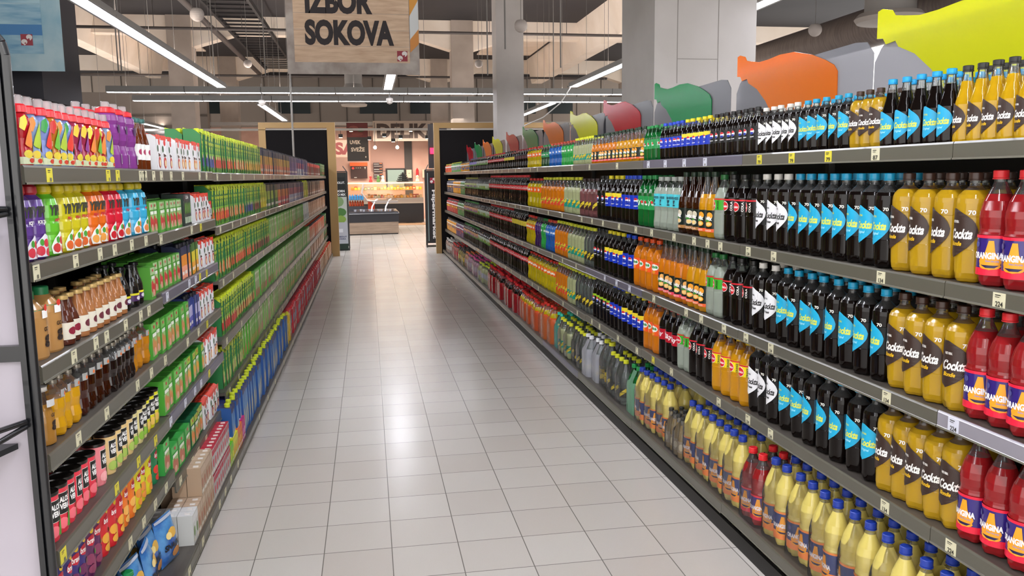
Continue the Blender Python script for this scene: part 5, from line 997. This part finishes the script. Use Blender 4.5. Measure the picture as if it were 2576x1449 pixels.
def litbox(c,r,j,y,lvl,nl):
    xf=LX+.066-.034-r*.067
    o=obj('juice_box',LIT[c],None,(xf,y,lz(0,y)+.0004+lvl*.1375),math.pi/2+rng.uniform(-.04,.04))
    pos=['front row','second row','third row'][r]
    tag(o,'small %s drinks box, %s%s, left rack bottom shelf'%(c,pos,', upper layer' if lvl else (', lower layer' if nl>1 else '')),'juice box','%s drinks boxes, %s, layer %d, left rack bottom shelf'%(c,pos,lvl))
y=.33
for c,n,rws,nl in (('white',2,3,1),('beige',7,3,1),('red',9,3,1),('lime',2,3,1),('yellow',3,3,1),('orange',3,3,1),('pink',2,3,1)):
    for j in range(n):
        for r in range(rws):
            if c=='beige' and j<3 and r==2: continue
            litbox(c,r,j,y+.028,0,1)
            if c in('beige','red') : litbox(c,r,j,y+.028,1,2) if (c=='red' or j>1) else None
        y+=.056
    if False: pass
def snack():
    b=MB(); W,H=.15,.20; n=8; m_=8
    blue=noisy('snack_bag_print','#1a55a8','#5a9ad0',(1,1,1),14,.2,coat=.6)
    vs=[];fs=[]
    for s_ in (-1,1):
        o=len(vs)
        for i in range(n+1):
            for j in range(m_+1):
                u=j/m_*2-1; v=i/n; th=.030*(1-u*u)**.6*max(0,math.sin(math.pi*min(1,max(0,v))))**.55
                vs.append((u*W/2*(1-.04*math.sin(math.pi*v)),s_*th,v*H))
        for i in range(n):
            for j in range(m_):
                a=o+i*(m_+1)+j; q=(a,a+1,a+m_+2,a+m_+1); fs.append(q if s_<0 else q[::-1])
    b.add(vs,fs,blue,True)
    def mp(u,v,e):
        uu=u/(W/2); vv=v/H; th=.030*max(0,(1-uu*uu))**.6*max(0,math.sin(math.pi*vv))**.55
        return (u,-th-e-.001,v)
    a=MB(); art(a,[('e',.01,.125,.034,.022,mat('#e0b048',.4)),('e',-.02,.12,.018,.016,mat('#f0d890',.4)),('t','SNACK',0,.075,.11,.026,mat('#181c2c',.4),.15,.05),('e',.02,.04,.034,.020,mat('#c88a4a',.4)),('r',0,.192,.14,.010,mat('#c8d4e4',.3,metal=.3))],mp,e=.001)
    return b,a
SB,SA=snack(); sbm=SB.mesh('bag_body'); sam=SA.mesh('bag_print')
for j,(dx,y,rz_,tilt) in enumerate(((.0,.18,.25,.25),(-.03,.05,.1,.3),(-.01,-.07,-.1,.22),(-.09,-.01,.2,.35),(-.07,-.18,.0,.25),(-.02,-.22,.2,.3),(-.13,.12,-.2,.3),(-.02,-.40,.1,.25))):
    t=thing('snack_bag','blue snack bag, %s, left rack bottom shelf'%(['nearest the white boxes','second from the white boxes','third from the white boxes','in the middle of the heap','fifth back','near the green cap','behind the front bags','nearest the rack end'][j]),'snack bag',(LX+.0+dx,y,lz(0,y)+.004),math.pi/2-rz_,'snack bags on the left rack bottom shelf')
    t.rotation_euler=(-tilt*.6,0,math.pi/2-rz_)
    obj('bag_body',sbm,t); obj('bag_print',sam,t)
t=thing('green_cap_bottle','bottle with a green cap standing among the snack bags','bottle',(LX-.03,-.30,lz(0,0)+.0004),math.pi/2)
for n_,m_ in bottle(.20,.034,'slope',MILK,.8,mat('#1c8a4a',.35),(.3,.6,mat('#2c6aa8',.4)),capr=.6): obj(n_,m_,t)
# ---------------- shrink wrapped packs on the right bottom shelf ----------------
FILM=glassy('#ffffff',.04,.12,bump=.5,diff='#e8e8e8',ior=1.3); 
def filmcol(h): return glassy(h,.62,.14,bump=.6,diff=h,ior=1.35)
def film(nx,ny,px,h,f,coverage=1.0):
    b=MB(); W=nx*px/2+.004; D=ny*px/2+.004; rows=[(0,0),(.05,0),(.55,0),(.64,-.004),(.74,-.018),(.84,-.030),(.90,-.036)]
    seg=8; vs=[];fs=[]
    def ring(z,ins):
        out=[]; w=W+ins; d=D+ins; r=min(px*.42,w,d)
        for cx,cy,a0 in ((w-r,d-r,0),(-w+r,d-r,90),(-w+r,-d+r,180),(w-r,-d+r,270)):
            for k in range(5):
                t=math.radians(a0+k*22.5); out.append((cx+r*math.cos(t),cy+r*math.sin(t),z))
        return out
    N=20
    for z,i in rows: vs+=ring(z*h,i)
    for a in range(len(rows)-1):
        for k in range(N): fs.append((a*N+k,a*N+(k+1)%N,(a+1)*N+(k+1)%N,(a+1)*N+k))
    b.add(vs,fs,f,True); return b
def pack(k,nx,ny,x,y,z,label,cat,group,f,px=None,lod=False,rotj=0,name=None):
    d=P[k]; px=px or d['pitch']; t=thing(name or (d['name'].replace('_bottle','')+'_multipack'),label,cat,(x,y,z),-math.pi/2+rotj,group)
    parts,J=get(k)
    for a in range(nx):
        for b in range(ny):
            lx=(a-(nx-1)/2)*px; ly=(b-(ny-1)/2)*px; rr_=rng.uniform(-.6,.9)
            if lod: obj('bottle',J,t,(lx,ly,0),rr_)
            else:
                q=obj('bottle',parts[0][1],t,(lx,ly,0),rr_)
                for n_,me in parts[1:]: obj(n_,me,q)
    h=max(v.co.z for v in parts[1][1].vertices)
    obj('shrink_film',film(nx,ny,px,h,f),t)
# little glass bottles for their own pack
P['gl']=dict(f=lambda:bottle(.225,.029,'glass',liquid('#8f7a54',.3),.8,mat('#3a3a38',.4,metal=.4),(.14,.42,mat('#8a7c66',.5)),[('e',0,.062,.014,.02,mat('#b0a48c',.5))],petal=False,capr=.5,clear=glassy('#e8e4d8',.15,.05)),name='glass_soda_bottle',cat='bottle',desc='small glass bottle',pitch=.062,dep=.062)
P['tL']=dict(f=lambda:citrus(.345,.056,WAT,'#b49a2c','#d8d832'),name='large_tonic_bottle',cat='bottle',desc='big clear tonic bottle',pitch=.115,dep=.115)
P['tw']=dict(f=lambda:citrus(.31,.044,WAT,'#d8dadc','#e8e8ea'),name='clear_water_bottle',cat='bottle',desc='clear bottle white cap',pitch=.092,dep=.092)
P['te']=dict(f=lambda:citrus(.31,.044,PALE,'#108a80','#3ac8a8'),name='teal_soda_bottle',cat='bottle',desc='teal bottle',pitch=.092,dep=.092)
P['fL']=dict(f=lambda:fanta(.34,.05,FAY,'#ee5a1c'),name='orangeade_bottle',cat='bottle',desc='big orangeade bottle',pitch=.105,dep=.105)
for k,l,c in (('lw','#c8cf9a','#c8d832'),('pw','#c8a0b4','#d84a8a'),('ow','#d8a080','#e0783a'),('mx','#a89a5a','#3a2a2a'),('rx','#c8746a','#c82a2a'),('ox','#c8a898','#d8d0c8')):
    P[k]=dict(f=(lambda l=l,c=c:soda(.27,.040,'slope',liquid(l,.3),.8,c,.3,.56,{'mx':'#d8b83a','rx':'#d8303a','ox':'#d8d0c8','lw':'#b8b8c4','pw':'#b8a8b8','ow':'#c8b8b0'}[k_of(l)],seg=12)),name='flavoured_water_bottle',cat='bottle',desc='flavoured water bottle',pitch=.084,dep=.084)
_kl={'#c8cf9a':'lw','#c8a0b4':'pw','#d8a080':'ow','#a89a5a':'mx','#c8746a':'rx','#c8a898':'ox'}
def k_of(l): return _kl[l]
DESC={'oyL':('yellow citrus soda pack, blue caps','citrus_soda_multipack',FILM),'oy':('yellow citrus soda pack, blue caps','citrus_soda_multipack',FILM),'or':('red citrus soda pack, red caps','red_soda_multipack',FILM),'gl':('pack of small dusty glass bottles','glass_bottle_multipack',FILM),'7u':('green soda pack, torn green film','green_soda_multipack',filmcol('#9ad8b0')),'tn':('clear tonic pack, yellow caps','tonic_multipack',FILM),'tL':('pack of big clear tonic bottles, gold label','large_tonic_multipack',FILM),'tw':('clear soda pack in milky film','clear_soda_multipack',filmcol('#dcdce4')),'bl':('pale lemon tonic pack, yellow caps','lemon_tonic_multipack',FILM),'te':('lemon tonic pack in teal printed film','teal_soda_multipack',filmcol('#5ac8b8')),'fL':('pack of big orangeade bottles, orange film','large_orangeade_multipack',filmcol('#f08a50')),'fa':('orangeade pack, orange film','orangeade_multipack',filmcol('#f0784a')),'cc':('cola pack in red printed film','cola_multipack',filmcol('#d8303a')),'lw':('lime water pack','lime_water_multipack',FILM),'pw':('pink water pack','pink_water_multipack',FILM),'ow':('orange water pack','orange_water_multipack',FILM),'mx':('yellow labelled drink pack','yellow_label_multipack',FILM),'rx':('red labelled drink pack','red_label_multipack',FILM),'ox':('pale drink pack','pale_drink_multipack',FILM)}
seen={}
for (k,y0,y1) in RPK:
    y1=min(y1,14.56)
    px=P[k]['pitch']; dsc,nm,f=DESC[k]; per=px*2+.012
    n=max(1,int(round((y1-y0)/per))); per=(y1-y0)/n; pp=min(px,(per-.010)/2) if n>0 else px
    for j in range(n):
        y=y1-(j+.5)*per; s_=seen.get(k,0); seen[k]=s_+1
        lab='%s, %s from the far end, right rack bottom shelf'%(dsc,ORD[min(11,s_)]) if n<=12 else dsc
        # counted over the whole shelf below
        pack(k,2,3,2.41+.018+3*px/2+rng.uniform(0,.03 if y>1 else .012),y,rz(0,_mid('R',y))+.0004,lab,'bottle pack','%s on the right rack bottom shelf'%dsc,f,px=max(pp,P[k]['pitch']*.97),lod=y>5.2,rotj=rng.uniform(-.02,.02),name=nm)
# number the packs of each kind from the left of the picture
bykind={}
for o in list(COL.objects):
    if o.parent is None and o.name.split('.')[0].endswith('_multipack'): bykind.setdefault(o.name.split('.')[0],[]).append(o)
NW=ORD+['thirteenth','fourteenth','fifteenth','sixteenth','seventeenth','eighteenth']
for k,l in bykind.items():
    l.sort(key=lambda o:-o.location.y)
    for i,o in enumerate(l):
        b_=o['label'].split(',')[0]
        o['label']=('%s, %s from the left on the right bottom shelf'%(b_,NW[i])) if len(l)>1 else '%s on the right rack bottom shelf'%b_

for o in COL.objects:
    if 'label' in o and not (4<=len(o['label'].replace(',',' ').split())<=16): print('LONG',o['label'])
